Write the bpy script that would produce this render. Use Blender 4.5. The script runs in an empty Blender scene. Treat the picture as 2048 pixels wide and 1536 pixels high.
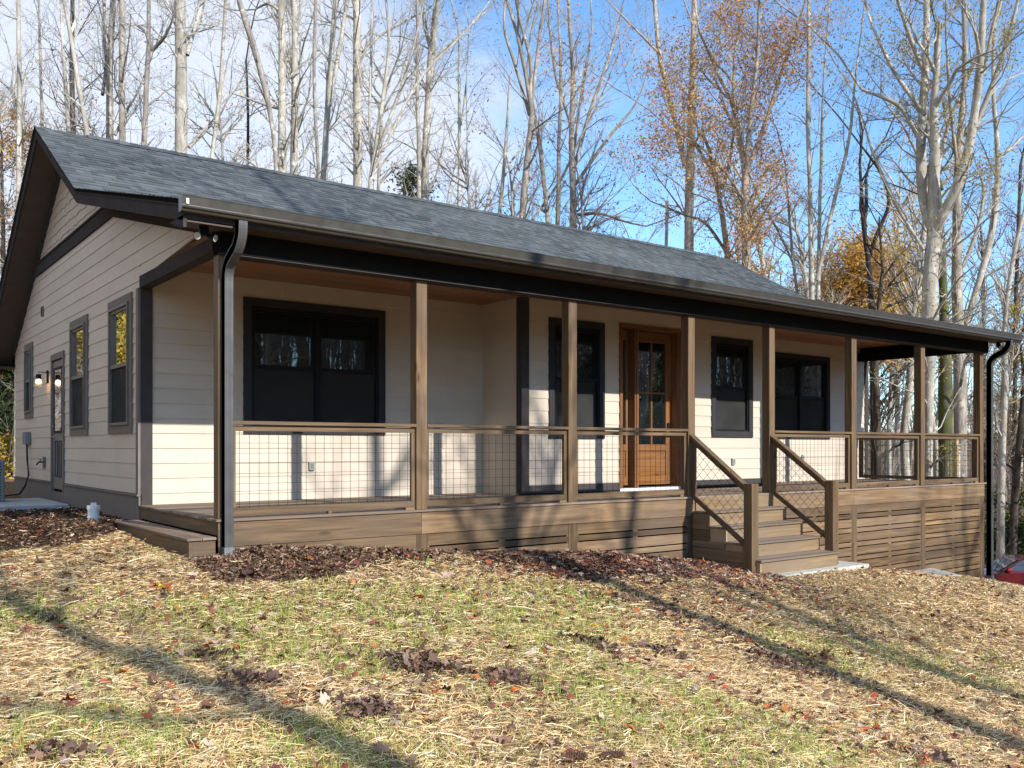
import bpy, math, random
import numpy as np
from mathutils import Vector, Matrix
PI = math.pi
sc = bpy.context.scene
COL = sc.collection

# ------------------------------------------------------------------ camera
F_PX, CX, HY = 1821.5, 1024.0, 895.0
ANG = math.radians(52.872)
SA, CA = math.sin(ANG), math.cos(ANG)
CAM = np.array([-3.2271, -8.835, 0.70215])
cam = bpy.data.cameras.new('camera')
cam_o = bpy.data.objects.new('camera', cam); COL.objects.link(cam_o)
cam_o.location = CAM
cam.sensor_width = 36.0
cam.lens = F_PX/2048*36.0
cam.shift_y = (HY-768)/2048
cam.clip_start = 0.05; cam.clip_end = 1000
sc.camera = cam_o
# world axes: X runs along the porch, Y into the house; the view direction has components (CA, SA)
cam_o.rotation_euler = (PI/2, 0, -math.atan2(CA, SA))

# ------------------------------------------------------------------ light
SUN_DIR = Vector((-0.11, 1.0, -0.57)).normalized()   # the way the light travels
SUN_EL = math.asin(-SUN_DIR.z)
sl = bpy.data.lights.new('sun', 'SUN'); sl.energy = 4.5; sl.angle = math.radians(0.55); sl.color = (1.0, 0.95, 0.88)
sun_o = bpy.data.objects.new('sun', sl); COL.objects.link(sun_o)
sun_o.rotation_euler = SUN_DIR.to_track_quat('-Z', 'Y').to_euler()

world = bpy.data.worlds.new('World'); sc.world = world; world.use_nodes = True
wn = world.node_tree; wn.nodes.clear()
def N(nt, typ, **kw):
    n = nt.nodes.new(typ)
    for k, v in kw.items(): setattr(n, k, v)
    return n
def setin(n, **kw):
    for k, v in kw.items():
        n.inputs[k.replace('_', ' ')].default_value = v
sky = N(wn, 'ShaderNodeTexSky', sky_type='NISHITA', sun_disc=False, sun_elevation=SUN_EL,
        sun_rotation=math.atan2(-SUN_DIR.x, -SUN_DIR.y), altitude=900, air_density=1.0, dust_density=0.4, ozone_density=2.5)
tc = N(wn, 'ShaderNodeTexCoord')
sep = N(wn, 'ShaderNodeSeparateXYZ'); wn.links.new(tc.outputs['Generated'], sep.inputs[0])
def wm(op, a, b=None, c=None, clamp=False):
    m = N(wn, 'ShaderNodeMath', operation=op, use_clamp=clamp)
    for i, x in enumerate((a, b, c)):
        if x is None: continue
        if isinstance(x, (int, float)): m.inputs[i].default_value = x
        else: wn.links.new(x, m.inputs[i])
    return m.outputs[0]
den = wm('ADD', wm('MAXIMUM', sep.outputs[2], 0.0), 0.35)
cxyz = N(wn, 'ShaderNodeCombineXYZ')
wn.links.new(wm('DIVIDE', sep.outputs[0], den), cxyz.inputs[0]); wn.links.new(wm('DIVIDE', sep.outputs[1], den), cxyz.inputs[1])
cn = N(wn, 'ShaderNodeTexNoise'); setin(cn, Scale=1.9, Detail=7.0, Roughness=0.55, Distortion=0.3)
wn.links.new(cxyz.outputs[0], cn.inputs['Vector'])
# a bank of cloud stands over the woods to the north, the east is clear
side = wm('ADD', wm('MULTIPLY', sep.outputs[0], SA), wm('MULTIPLY', sep.outputs[1], -CA))
cover = wm('MULTIPLY_ADD', side, -0.62, 0.02)
cl = wm('ADD', cn.outputs[0], cover)
mr = N(wn, 'ShaderNodeMapRange', interpolation_type='SMOOTHSTEP'); setin(mr, From_Min=0.44, From_Max=0.66)
wn.links.new(cl, mr.inputs[0])
mx = N(wn, 'ShaderNodeMix', data_type='RGBA'); mx.inputs[7].default_value = (3.9, 4.05, 4.4, 1)
tint = N(wn, 'ShaderNodeMix', data_type='RGBA', blend_type='MULTIPLY'); tint.inputs[0].default_value = 1; tint.inputs[7].default_value = (.98, 1.22, 1.36, 1)
wn.links.new(sky.outputs[0], tint.inputs[6])
wn.links.new(wm('MULTIPLY', mr.outputs[0], 0.85), mx.inputs[0]); wn.links.new(tint.outputs[2], mx.inputs[6])
bg = N(wn, 'ShaderNodeBackground'); bg.inputs[1].default_value = 0.15
wn.links.new(mx.outputs[2], bg.inputs[0])
wo = N(wn, 'ShaderNodeOutputWorld'); wn.links.new(bg.outputs[0], wo.inputs[0])

sc.view_settings.view_transform = 'Standard'; sc.view_settings.look = 'None'
sc.view_settings.exposure = 0.66; sc.view_settings.gamma = 1.0
sc.cycles.max_bounces = 6; sc.cycles.diffuse_bounces = 4; sc.cycles.glossy_bounces = 3
sc.cycles.transparent_max_bounces = 8; sc.cycles.sample_clamp_indirect = 6.0
try: sc.cycles.use_denoising = True
except Exception: pass

# ------------------------------------------------------------------ helpers
def PX(u, v, d):
    """point seen at photo pixel (u, v) at d metres in front of the viewpoint: used to read places off the photo"""
    r = (u-CX)/F_PX*d; h = (HY-v)/F_PX*d
    return np.array([CAM[0]+r*SA+d*CA, CAM[1]-r*CA+d*SA, CAM[2]+h])

class MB:
    def __init__(s): s.v = []; s.f = []
    def add(s, vs, fs):
        o = len(s.v); s.v.extend([tuple(map(float, p)) for p in vs]); s.f.extend([tuple(i+o for i in f) for f in fs]); return s
    def box(s, x0, x1, y0, y1, z0, z1):
        return s.hexa([(x0,y0,z0),(x1,y0,z0),(x1,y1,z0),(x0,y1,z0),(x0,y0,z1),(x1,y0,z1),(x1,y1,z1),(x0,y1,z1)])
    def hexa(s, p):
        return s.add(p, [(0,3,2,1),(4,5,6,7),(0,1,5,4),(1,2,6,5),(2,3,7,6),(3,0,4,7)])
    def prism(s, prof, axis, a, b):
        """prof: 2D points in the plane square to axis (x: (y,z), y: (x,z), z: (x,y))"""
        n = len(prof)
        def P(q, t):
            return {'x': (t, q[0], q[1]), 'y': (q[0], t, q[1]), 'z': (q[0], q[1], t)}[axis]
        vs = [P(q, a) for q in prof]+[P(q, b) for q in prof]
        fs = [tuple(range(n))[::-1], tuple(range(n, 2*n))]+[(i, (i+1) % n, n+(i+1) % n, n+i) for i in range(n)]
        return s.add(vs, fs)
    def tube(s, pts, rad, sides=8, caps=True):
        pts = [Vector(p) for p in pts]; n = len(pts)
        if not hasattr(rad, '__len__'): rad = [rad]*n
        vs = []; up = Vector((0, 0, 1))
        for i, p in enumerate(pts):
            t = (pts[min(i+1, n-1)]-pts[max(i-1, 0)]).normalized()
            a = t.cross(up if abs(t.z) < .95 else Vector((1, 0, 0))).normalized(); b = t.cross(a)
            for k in range(sides):
                c = 2*PI*(k+.5)/sides
                vs.append(p+(a*math.cos(c)+b*math.sin(c))*rad[i])
        fs = [(i*sides+k, i*sides+(k+1) % sides, (i+1)*sides+(k+1) % sides, (i+1)*sides+k) for i in range(n-1) for k in range(sides)]
        if caps: fs += [tuple(range(sides))[::-1], tuple((n-1)*sides+k for k in range(sides))]
        return s.add(vs, fs)
    def build(s, name, mat, parent=None, bevel=0, smooth=False, **kw):
        me = bpy.data.meshes.new(name); me.from_pydata(s.v, [], s.f); me.update()
        return finish(me, name, mat, parent, bevel, smooth, **kw)
def finish(me, name, mat, parent=None, bevel=0, smooth=False, label=None, cat=None, group=None, kind=None):
    me.materials.append(mat)
    if smooth:
        me.polygons.foreach_set('use_smooth', [True]*len(me.polygons))
    o = bpy.data.objects.new(name, me); COL.objects.link(o)
    if parent is not None: o.parent = parent; o.matrix_parent_inverse = root_inv(parent)
    if bevel:
        b = o.modifiers.new('bevel', 'BEVEL'); b.width = bevel; b.segments = 1; b.limit_method = 'ANGLE'; b.angle_limit = 0.7
    tag(o, label, cat, group, kind)
    return o
def root_inv(p):
    return Matrix.Translation(-p.location) if (p.type == 'EMPTY' and p.parent is None) else Matrix()
def tag(o, label=None, cat=None, group=None, kind=None):
    for k, v in (('label', label), ('category', cat), ('group', group), ('kind', kind)):
        if v: o[k] = v
    return o
def empty(name, loc, label, cat, group=None):
    o = bpy.data.objects.new(name, None); COL.objects.link(o); o.location = loc; o.empty_display_size = .2
    return tag(o, label, cat, group)
def np_mesh(name, V, Fq, loops=4):
    """V (n,3) float, Fq (m,k) int: a mesh of m k-gons"""
    me = bpy.data.meshes.new(name)
    m = len(Fq)
    me.vertices.add(len(V)); me.vertices.foreach_set('co', np.asarray(V, np.float32).ravel())
    me.loops.add(m*loops); me.loops.foreach_set('vertex_index', np.asarray(Fq, np.int32).ravel())
    me.polygons.add(m); me.polygons.foreach_set('loop_start', np.arange(0, m*loops, loops, dtype=np.int32))
    try: me.polygons.foreach_set('loop_total', np.full(m, loops, np.int32))
    except Exception: pass
    me.update(calc_edges=True); me.validate()
    return me
def set_col(me, cols):
    a = me.color_attributes.new('tint', 'FLOAT_COLOR', 'POINT')
    c = np.ones((len(cols), 4), np.float32); c[:, :3] = cols
    a.data.foreach_set('color', c.ravel())

# ------------------------------------------------------------------ materials
class Mat:
    def __init__(s, name, rough=.6, spec=.3):
        s.m = bpy.data.materials.new(name); s.m.use_nodes = True; s.t = s.m.node_tree
        s.p = s.t.nodes['Principled BSDF']; s.p.inputs['Roughness'].default_value = rough
        s.p.inputs['Specular IOR Level'].default_value = spec
        s.tc = s.t.nodes.new('ShaderNodeTexCoord'); s.geo = s.t.nodes.new('ShaderNodeNewGeometry')
        s.oi = s.t.nodes.new('ShaderNodeObjectInfo')
    def n(s, t, **kw): return N(s.t, t, **kw)
    def l(s, a, b): s.t.links.new(a, b)
    def vec(s, scale=(1, 1, 1), rnd=False, obj=True):
        mp = s.n('ShaderNodeMapping'); mp.inputs['Scale'].default_value = scale
        s.l(s.tc.outputs['Object'] if obj else s.geo.outputs['Position'], mp.inputs['Vector'])
        out = mp.outputs[0]
        if rnd:
            a = s.n('ShaderNodeMath', operation='ADD'); s.l(s.geo.outputs['Random Per Island'], a.inputs[0]); s.l(s.oi.outputs['Random'], a.inputs[1])
            m = s.n('ShaderNodeMath', operation='MULTIPLY'); s.l(a.outputs[0], m.inputs[0]); m.inputs[1].default_value = 37.0
            v = s.n('ShaderNodeVectorMath', operation='ADD'); s.l(out, v.inputs[0]); s.l(m.outputs[0], v.inputs[1]); out = v.outputs[0]
        return out
    def noise(s, scale, vec=None, detail=4, rough=.55, dist=0):
        n = s.n('ShaderNodeTexNoise'); setin(n, Scale=scale, Detail=float(detail), Roughness=rough, Distortion=float(dist))
        if vec is not None: s.l(vec, n.inputs['Vector'])
        return n.outputs[0]
    def ramp(s, fac, stops):
        r = s.n('ShaderNodeValToRGB'); e = r.color_ramp.elements
        while len(e) < len(stops): e.new(.5)
        for i, (p, c) in enumerate(stops): e[i].position = p; e[i].color = (*c, 1) if len(c) == 3 else c
        s.l(fac, r.inputs[0]); return r.outputs[0]
    def mix(s, fac, a, b, mode='MIX'):
        m = s.n('ShaderNodeMix', data_type='RGBA', blend_type=mode)
        for i, x in ((0, fac), (6, a), (7, b)):
            if isinstance(x, (int, float)): m.inputs[i].default_value = x
            elif isinstance(x, tuple): m.inputs[i].default_value = (*x, 1)
            else: s.l(x, m.inputs[i])
        return m.outputs[2]
    def math(s, op, a, b, clamp=False):
        m = s.n('ShaderNodeMath', operation=op, use_clamp=clamp)
        for i, x in enumerate((a, b)):
            if isinstance(x, (int, float)): m.inputs[i].default_value = x
            else: s.l(x, m.inputs[i])
        return m.outputs[0]
    def rng(s, x, a, b, c=0., d=1.):
        m = s.n('ShaderNodeMapRange'); setin(m, From_Min=a, From_Max=b, To_Min=c, To_Max=d); s.l(x, m.inputs[0]); return m.outputs[0]
    def col(s, c):
        if isinstance(c, tuple): s.p.inputs['Base Color'].default_value = (*c, 1)
        else: s.l(c, s.p.inputs['Base Color'])
        return s
    def bump(s, h, strength=.3, dist=.01):
        b = s.n('ShaderNodeBump'); setin(b, Strength=strength, Distance=dist); s.l(h, b.inputs['Height']); s.l(b.outputs[0], s.p.inputs['Normal']); return s

def wood(name, axis, dark, mid, light, rough=.55, var=.5):
    m = Mat(name, rough, .25)
    st = {'x': (.5, 9, 9), 'y': (9, .5, 9), 'z': (9, 9, .5)}[axis]
    fine = {'x': (1.2, 45, 45), 'y': (45, 1.2, 45), 'z': (45, 45, 1.2)}[axis]
    v = m.vec(st, True)
    a = m.noise(1.4, v, 5, .6, 1.2)
    c = m.ramp(a, [(.28, dark), (.5, mid), (.74, light)])
    g = m.noise(1.0, m.vec(fine, True), 3, .6)
    c = m.mix(m.rng(g, .3, .75, 0., .45), c, tuple(x*.55 for x in dark))
    kn = m.n('ShaderNodeTexVoronoi'); setin(kn, Scale=1.0)
    m.l(m.vec({'x': (1.5, 5, 5), 'y': (5, 1.5, 5), 'z': (5, 5, 1.5)}[axis], True), kn.inputs['Vector'])
    c = m.mix(m.rng(kn.outputs['Distance'], .05, .13, .75, 0.), c, tuple(x*.4 for x in dark))
    w = m.noise(.9, m.vec((1, 1, 1), False), 3)           # weathering, wider than one board
    c = m.mix(m.rng(w, .35, .7, 0., .65), c, tuple(.5*(x+sum(mid)/3*.8) for x in mid))
    r = m.rng(m.math('FRACT', m.math('MULTIPLY', m.geo.outputs['Random Per Island'], 7.3), 0.), 0, 1, 1-var, 1+var*.45)
    c = m.mix(1., c, r, 'MULTIPLY')
    m.col(c); m.bump(g, .25, .004)
    return m.m
DK, MD, LT = (.090, .053, .027), (.200, .124, .062), (.36, .235, .118)
WX = wood('stained_wood_x', 'x', DK, MD, LT); WY = wood('stained_wood_y', 'y', DK, MD, LT); WZ = wood('stained_wood_z', 'z', DK, MD, LT)
DKX = wood('deck_boards', 'x', (.15, .10, .068), (.25, .178, .124), (.36, .265, .19), .7)
DKY = wood('deck_boards_cross', 'y', (.15, .10, .068), (.25, .178, .124), (.36, .265, .19), .7)
SPX = wood('stair_wood', 'x', (.22, .14, .068), (.37, .25, .125), (.51, .36, .19))
CEIL = wood('ceiling_wood', 'x', (.17, .07, .03), (.33, .15, .065), (.45, .23, .11), .45, .2)
DOORX = wood('door_wood_x', 'x', (.15, .062, .020), (.25, .108, .034), (.34, .16, .055), .35, .12)
DOORZ = wood('door_wood_z', 'z', (.13, .052, .018), (.22, .092, .030), (.30, .14, .048), .35, .12)

def siding_mat(name, base):
    m = Mat(name, .55, .3)
    a = m.noise(1.2, m.vec((.6, .6, 3), False), 4)
    c = m.mix(m.rng(a, .3, .7), tuple(x*.93 for x in base), tuple(min(1, x*1.05) for x in base))
    sp = m.noise(60, m.vec((.08, .08, 1), False), 3)
    c = m.mix(m.rng(sp, .45, .8, 0, .12), c, tuple(x*.75 for x in base)); dr = m.noise(2.6, m.vec((1, 1, .35), False), 7, .7); c = m.mix(m.rng(dr, .52, .75, 0, .22), c, (.30, .25, .19))
    r = m.rng(m.geo.outputs['Random Per Island'], 0, 1, .96, 1.03)
    c = m.mix(1., c, r, 'MULTIPLY')
    m.col(c); m.bump(sp, .2, .002); return m.m
SID = siding_mat('lap_siding_paint', (.52, .448, .362))
SHK = siding_mat('shake_siding_paint', (.47, .385, .30))
def paint(name, c, rough=.5, spec=.15, var=.12, metal=0., nscale=6.):
    m = Mat(name, rough, spec); m.p.inputs['Metallic'].default_value = metal
    a = m.noise(nscale, m.vec(), 4)
    m.col(m.mix(m.rng(a, .3, .7), tuple(x*(1-var) for x in c), tuple(min(1, x*(1+var)) for x in c)))
    m.l(m.rng(a, .3, .7, max(rough-.08, .05), rough+.1), m.p.inputs['Roughness'])
    return m.m
TRIM = paint('bronze_trim_paint', (.058, .052, .053), .7, .0)
WTRIM = paint('window_trim_paint', (.040, .040, .042), .7, .0)
TRIMD = paint('dark_trim_paint', (.012, .012, .011), .7, .0)
FRAME = paint('window_frame_vinyl', (.013, .014, .016), .4, .1)
FRAMES = paint('side_window_frame', (.16, .14, .12), .45)
TRIMS = paint('side_trim_paint', (.17, .148, .13), .6, .05)
GUT = paint('gutter_aluminium', (.058, .054, .046), .32, .45, .05, .2)
DSP = paint('downspout_aluminium', (.085, .085, .087), .35, .4, .06, .15)
BLACK = paint('black_metal', (.012, .012, .013), .35)
WIRE = paint('wire_black', (.018, .018, .018), .5)
WHITEP = paint('white_pvc', (.78, .77, .74), .35, .5, .06)
CONC = paint('concrete', (.42, .40, .35), .9, .1, .3, 0., 9.)
CONCD = paint('concrete_walk', (.36, .37, .37), .85, .2, .14, 0., 7.)
GREYM = paint('grey_box', (.18, .2, .2), .5)
SOFF = paint('soffit_paint', (.085, .066, .054), .55)
def glass_mat(name, boost, tint=(.006, .008, .009)):
    m = Mat(name, .3, .2); m.p.inputs['Base Color'].default_value = (*tint, 1)
    fr = m.n('ShaderNodeFresnel'); fr.inputs[0].default_value = 1.52
    g = m.n('ShaderNodeBsdfGlossy'); g.inputs['Roughness'].default_value = .012; g.inputs['Color'].default_value = (.9, .95, 1, 1)
    w = m.noise(.9, m.vec(), 1); b = m.n('ShaderNodeBump'); setin(b, Strength=.05, Distance=.02); m.l(w, b.inputs['Height']); m.l(b.outputs[0], g.inputs['Normal'])
    x = m.n('ShaderNodeMixShader'); m.l(m.math('MULTIPLY', fr.outputs[0], boost, True), x.inputs[0])
    m.l(m.p.outputs[0], x.inputs[1]); m.l(g.outputs[0], x.inputs[2])
    m.l(x.outputs[0], m.t.nodes['Material Output'].inputs[0]); return m.m
GLASS = glass_mat('window_glass', 1.9)
GLASSD = glass_mat('door_glass', 4.2)
GLASSG = glass_mat('gable_glass', 4.0)
m = Mat('insect_screen', .8, .1)
cN = m.noise(3., m.vec(), 3); m.col(m.mix(m.rng(cN, .3, .7), (.030, .031, .031), (.048, .048, .046))); tr0 = m.n('ShaderNodeBsdfTransparent'); x0_ = m.n('ShaderNodeMixShader'); x0_.inputs[0].default_value = .62
m.l(tr0.outputs[0], x0_.inputs[1]); m.l(m.p.outputs[0], x0_.inputs[2]); m.l(x0_.outputs[0], m.t.nodes['Material Output'].inputs[0]); SCREEN = m.m

def shingle():
    m = Mat('asphalt_shingle', .9, .15)
    r = m.geo.outputs['Random Per Island']
    c = m.ramp(r, [(0., (.048, .054, .059)), (.35, (.066, .076, .083)), (.7, (.082, .093, .101)), (1., (.112, .125, .133))])
    g = m.noise(260, m.vec((1, 1, 1)), 2)
    c = m.mix(m.rng(g, .3, .8, 0, .55), c, (.03, .036, .04))
    w = m.noise(.5, m.vec(), 3); c = m.mix(m.rng(w, .35, .7, 0, .3), c, (.16, .175, .175))
    m.col(c); m.bump(g, .5, .003); return m.m
SHING = shingle()

def bark(name, a, b, c2, moss=0.):
    m = Mat(name, .9, .1)
    v = m.vec((3, 3, .7), True)
    n1 = m.noise(2.2, v, 6, .65); c = m.ramp(n1, [(.3, a), (.52, b), (.72, c2)])
    f = m.noise(14, m.vec((3, 3, .5), True), 4, .7); c = m.mix(m.rng(f, .45, .7, 0, .65), c, tuple(x*.4 for x in a))
    li = m.noise(3.5, m.vec((1, 1, 1), True), 3); c = m.mix(m.rng(li, .58, .66, 0, .6), c, tuple(min(.8, x*1.3) for x in c2)); pt = m.noise(1.3, m.vec((1, 1, .5), True), 5, .7); c = m.mix(m.rng(pt, .42, .62, 0, .6), c, tuple(x*.75 for x in a))
    if moss: c = m.mix(m.rng(li, .5-moss*.15, .6, 0, .8), c, (.10, .12, .03))
    m.col(c); m.bump(f, .7, .02); return m.m
BK_L = bark('pale_bark', (.30, .27, .22), (.50, .46, .39), (.66, .62, .54))
BK_M = bark('grey_bark', (.20, .175, .15), (.37, .33, .28), (.52, .47, .40))
BK_D = bark('dark_bark', (.045, .037, .03), (.09, .075, .06), (.15, .13, .105))
BK_T = bark('thicket_bark', (.20, .17, .15), (.36, .32, .28), (.50, .45, .39))
BK_G = bark('mossy_bark', (.07, .06, .045), (.13, .115, .085), (.2, .18, .13), .5)
def leafmat(name, stops, rough=.6, trans=.35):
    m = Mat(name, rough, .2)
    c = m.ramp(m.geo.outputs['Random Per Island'], stops)
    m.col(c)
    t = m.n('ShaderNodeBsdfTranslucent'); m.l(c, t.inputs['Color'])
    x = m.n('ShaderNodeMixShader'); x.inputs[0].default_value = trans
    m.l(m.p.outputs[0], x.inputs[1]); m.l(t.outputs[0], x.inputs[2]); m.l(x.outputs[0], m.t.nodes['Material Output'].inputs[0])
    return m.m
LF_OR = leafmat('orange_leaves', [(0, (.30, .13, .06)), (.3, (.48, .22, .08)), (.6, (.60, .32, .10)), (.85, (.66, .40, .12)), (1, (.45, .38, .10))])
LF_GD = leafmat('golden_leaves', [(0, (.35, .17, .05)), (.4, (.55, .30, .07)), (.8, (.68, .42, .10)), (1, (.5, .42, .12))])
LF_RD = leafmat('russet_leaves', [(0, (.12, .035, .03)), (.4, (.27, .07, .05)), (.8, (.38, .13, .07)), (1, (.45, .2, .08))])
LF_YG = leafmat('yellow_green_leaves', [(0, (.14, .14, .03)), (.4, (.34, .26, .04)), (.8, (.5, .36, .05)), (1, (.55, .25, .05))])
LF_GR = leafmat('evergreen_leaves', [(0, (.02, .035, .012)), (.5, (.04, .07, .02)), (.85, (.07, .11, .03)), (1, (.14, .15, .04))])
LF_BR = leafmat('withered_leaves', [(0, (.10, .05, .03)), (.5, (.22, .12, .07)), (1, (.34, .2, .12))])
def tintmat(name, rough=.8, trans=0., mul=1.):
    m = Mat(name, rough, .15)
    at = m.n('ShaderNodeAttribute'); at.attribute_name = 'tint'; c = at.outputs['Color']
    r = m.rng(m.geo.outputs['Random Per Island'], 0, 1, .72*mul, 1.2*mul)
    c = m.mix(1., c, r, 'MULTIPLY'); m.col(c)
    if trans:
        t = m.n('ShaderNodeBsdfTranslucent'); m.l(c, t.inputs['Color'])
        x = m.n('ShaderNodeMixShader'); x.inputs[0].default_value = trans
        m.l(m.p.outputs[0], x.inputs[1]); m.l(t.outputs[0], x.inputs[2]); m.l(x.outputs[0], m.t.nodes['Material Output'].inputs[0])
    return m.m

# ------------------------------------------------------------------ ground
GP = np.array([
 (0,0,-.35),(-1.2,-.6,-.42),(2.2,0,-.50),(2.2,-.6,-.50),(4.5,0,-.71),(4.5,-.7,-.70),(6.3,0,-.90),(6.2,-1.3,-.93),(7.6,-1.5,-1.03),(8.9,-1.3,-1.05),(8.6,0,-1.06),(6.6,-1.5,-1.02),
 (10.6,0,-1.36),(10.6,-1,-1.30),(12.8,-1.1,-1.60),(15.2,0,-1.95),(13,-1.7,-1.70),(15,-1,-1.98),(17,-1,-2.35),
 (-.35,2.7,-.22),(-.35,5,-.20),(-.3,8,-.22),(-.3,11.7,-.24),(-1.4,1.2,-.40),(-2.5,4,-.44),(-3,9,-.40),(-5,3,-.55),(-4,-2,-.60),
 (-3.2,-8.8,-.78),(-1.1,-4.5,-.60),(-1.3,-2,-.56),(1,-5,-.95),(1,-2.5,-.66),(3.3,-1.4,-.77),(3.4,-2.9,-1.02),(3.5,-4.4,-1.32),(3.6,-5.8,-1.56),(4.9,-4.,-1.43),(4.8,-2.4,-1.07),(7,-4,-1.66),(7.3,-2.6,-1.24),(6,-7,-2.0),(2,-8,-1.45),(10,-4,-1.75),(9.3,-2.4,-1.34),(14,-5,-2.4),(-7,-7,-.9),(5,-12,-2.3),
 (20,0,-3.0),(24,-4,-3.9),(30,4,-4.75),(32.2,6.35,-4.68),(33,7,-4.95),(40,4,-5.1),(40,15,-4.9),(60,30,-5.0),(60,0,-5.2),(50,-30,-5),(30,-20,-4.2),
 (20,14,-3.2),(28,22,-3.6),(17,8,-2.4),(8,16,-.8),(4,22,-.1),(14,26,-1.0),(30,45,-1.5),
 (-2,16,-.2),(-6,18,-.1),(-8,24,.5),(-4,32,2.4),(4,40,3.6),(-14,40,4.5),(14,50,4.0),(40,70,1.5),(70,60,-4),
 (-20,10,-.4),(-20,-15,-1.2),(0,-30,-3.6),(20,-40,-4.2),(-30,-40,-2.5),(-40,20,.5),(-30,60,9),(10,85,9),(60,100,5),(110,60,-3),(110,-20,0),(60,-80,8),(0,-95,6),(-20,-90,-4),(-90,-30,-1),(-90,50,6),(-30,120,14),(50,150,12)], float)  # rise far out front is unseen, added so windows mirror slope, not sky
def _ker(a, b):
    d = np.sqrt(((a[:, None, :2]-b[None, :, :2])**2).sum(-1)); return -d
_A = _ker(GP, GP)-np.eye(len(GP))*.02; _n = len(GP)
_M = np.zeros((_n+1, _n+1)); _M[:_n, :_n] = _A; _M[:_n, _n] = 1; _M[_n, :_n] = 1
_W = np.linalg.solve(_M, np.r_[GP[:, 2], 0])
_rg = np.random.RandomState(3)
_wk = [(_rg.normal(0, f, 2), _rg.rand()*6.28, a) for f, a in ((.9, .022), (1.6, .016), (2.6, .010), (1.1, .02), (4.5, .005), (5.5, .005), (8, .004))]
def gz(x, y):
    x = np.atleast_1d(np.asarray(x, float)).ravel(); y = np.atleast_1d(np.asarray(y, float)).ravel()
    out = np.empty(len(x))
    for i in range(0, len(x), 20000):
        q = np.stack([x[i:i+20000], y[i:i+20000]], 1)
        out[i:i+20000] = _ker(q, GP)@_W[:_n]+_W[_n]
    for k, ph, a in _wk: out += a*np.sin(k[0]*x+k[1]*y+ph)
    # the mulch bed banked up along the skirt
    out += .05*np.exp(-((y+.45)/.35)**2)*((x > .1) & (x < 6.3))
    return out
def gz1(x, y): return float(gz([x], [y])[0])

def axis(a, b, c, d, fine, coarse):
    m = list(np.arange(b, c, fine)); lo = []; x = b; st = fine
    while x > a: st = min(st*1.18, coarse); x -= st; lo.append(x)
    hi = []; x = m[-1]; st = fine
    while x < d: st = min(st*1.18, coarse); x += st; hi.append(x)
    return np.array(lo[::-1]+m+hi)
gx = axis(-300, -5, 17, 320, .12, 12); gy = axis(-300, -9, 9, 320, .12, 12)
XX, YY = np.meshgrid(gx, gy); ZZ = gz(XX, YY).reshape(XX.shape)
inside = (XX > -.05) & (XX < 15.2) & (YY > .25) & (YY < 11.5)
ZZ[inside] -= 1.0
V = np.stack([XX.ravel(), YY.ravel(), ZZ.ravel()], 1)
nx, ny = len(gx), len(gy)
ii = (np.arange(ny-1)[:, None]*nx+np.arange(nx-1)[None]).ravel()
me = np_mesh('ground', V, np.stack([ii, ii+1, ii+nx+1, ii+nx], 1))
m = Mat('ground_soil_and_straw', .95, .05)
pos = m.vec((1, 1, 1), False, True)
st = m.noise(9., m.vec((1, 1, 1)), 7, .72, 1.5)
straw = m.ramp(st, [(.25, (.05, .032, .018)), (.42, (.15, .10, .05)), (.58, (.36, .26, .13)), (.75, (.55, .43, .23))])
mu = m.noise(24., m.vec((1, 1, 1)), 6, .75)
mulch = m.ramp(mu, [(.3, (.016, .009, .006)), (.5, (.045, .026, .017)), (.72, (.12, .07, .045))])
lf = m.noise(5., m.vec((1, 1, 1)), 8, .75, 1.)
litter = m.ramp(lf, [(.3, (.05, .03, .02)), (.5, (.17, .10, .06)), (.7, (.33, .21, .13))])
sp = m.n('ShaderNodeSeparateXYZ'); m.l(m.geo.outputs['Position'], sp.inputs[0])
wob = m.math('MULTIPLY', m.math('SUBTRACT', m.noise(1.6, m.vec(), 5), .5), 1.5)
yy = m.math('ADD', sp.outputs[1], wob); xx = m.math('ADD', sp.outputs[0], wob)
bed = m.math('MULTIPLY', m.rng(yy, -1.35, -.9), m.math('MULTIPLY', m.rng(xx, -.5, .3), m.rng(xx, 7.2, 6.2)))
bedl = m.math('MULTIPLY', m.rng(yy, 1.6, 2.6), m.rng(xx, -3.0, -1.8))
bedl = m.math('MULTIPLY', bedl, m.rng(sp.outputs[0], .4, .1))
beds = m.math('MAXIMUM', bed, bedl, True)
c = m.mix(beds, straw, mulch)
far = m.math('MAXIMUM', m.rng(yy, 9.5, 12.), m.math('MAXIMUM', m.rng(xx, 15.6, 17.), m.math('MAXIMUM', m.rng(yy, -13., -17.), m.rng(xx, -8, -11))), True)
gr = m.noise(.12, m.vec(), 3); c = m.mix(m.math('MULTIPLY', far, 1.), c, m.mix(m.rng(gr, .5, .62, 0, .35), litter, (.12, .16, .04)))
m.col(c); m.bump(m.math('ADD', st, mu), .8, .03)
finish(me, 'ground', m.m, kind='structure', smooth=True)

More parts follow.
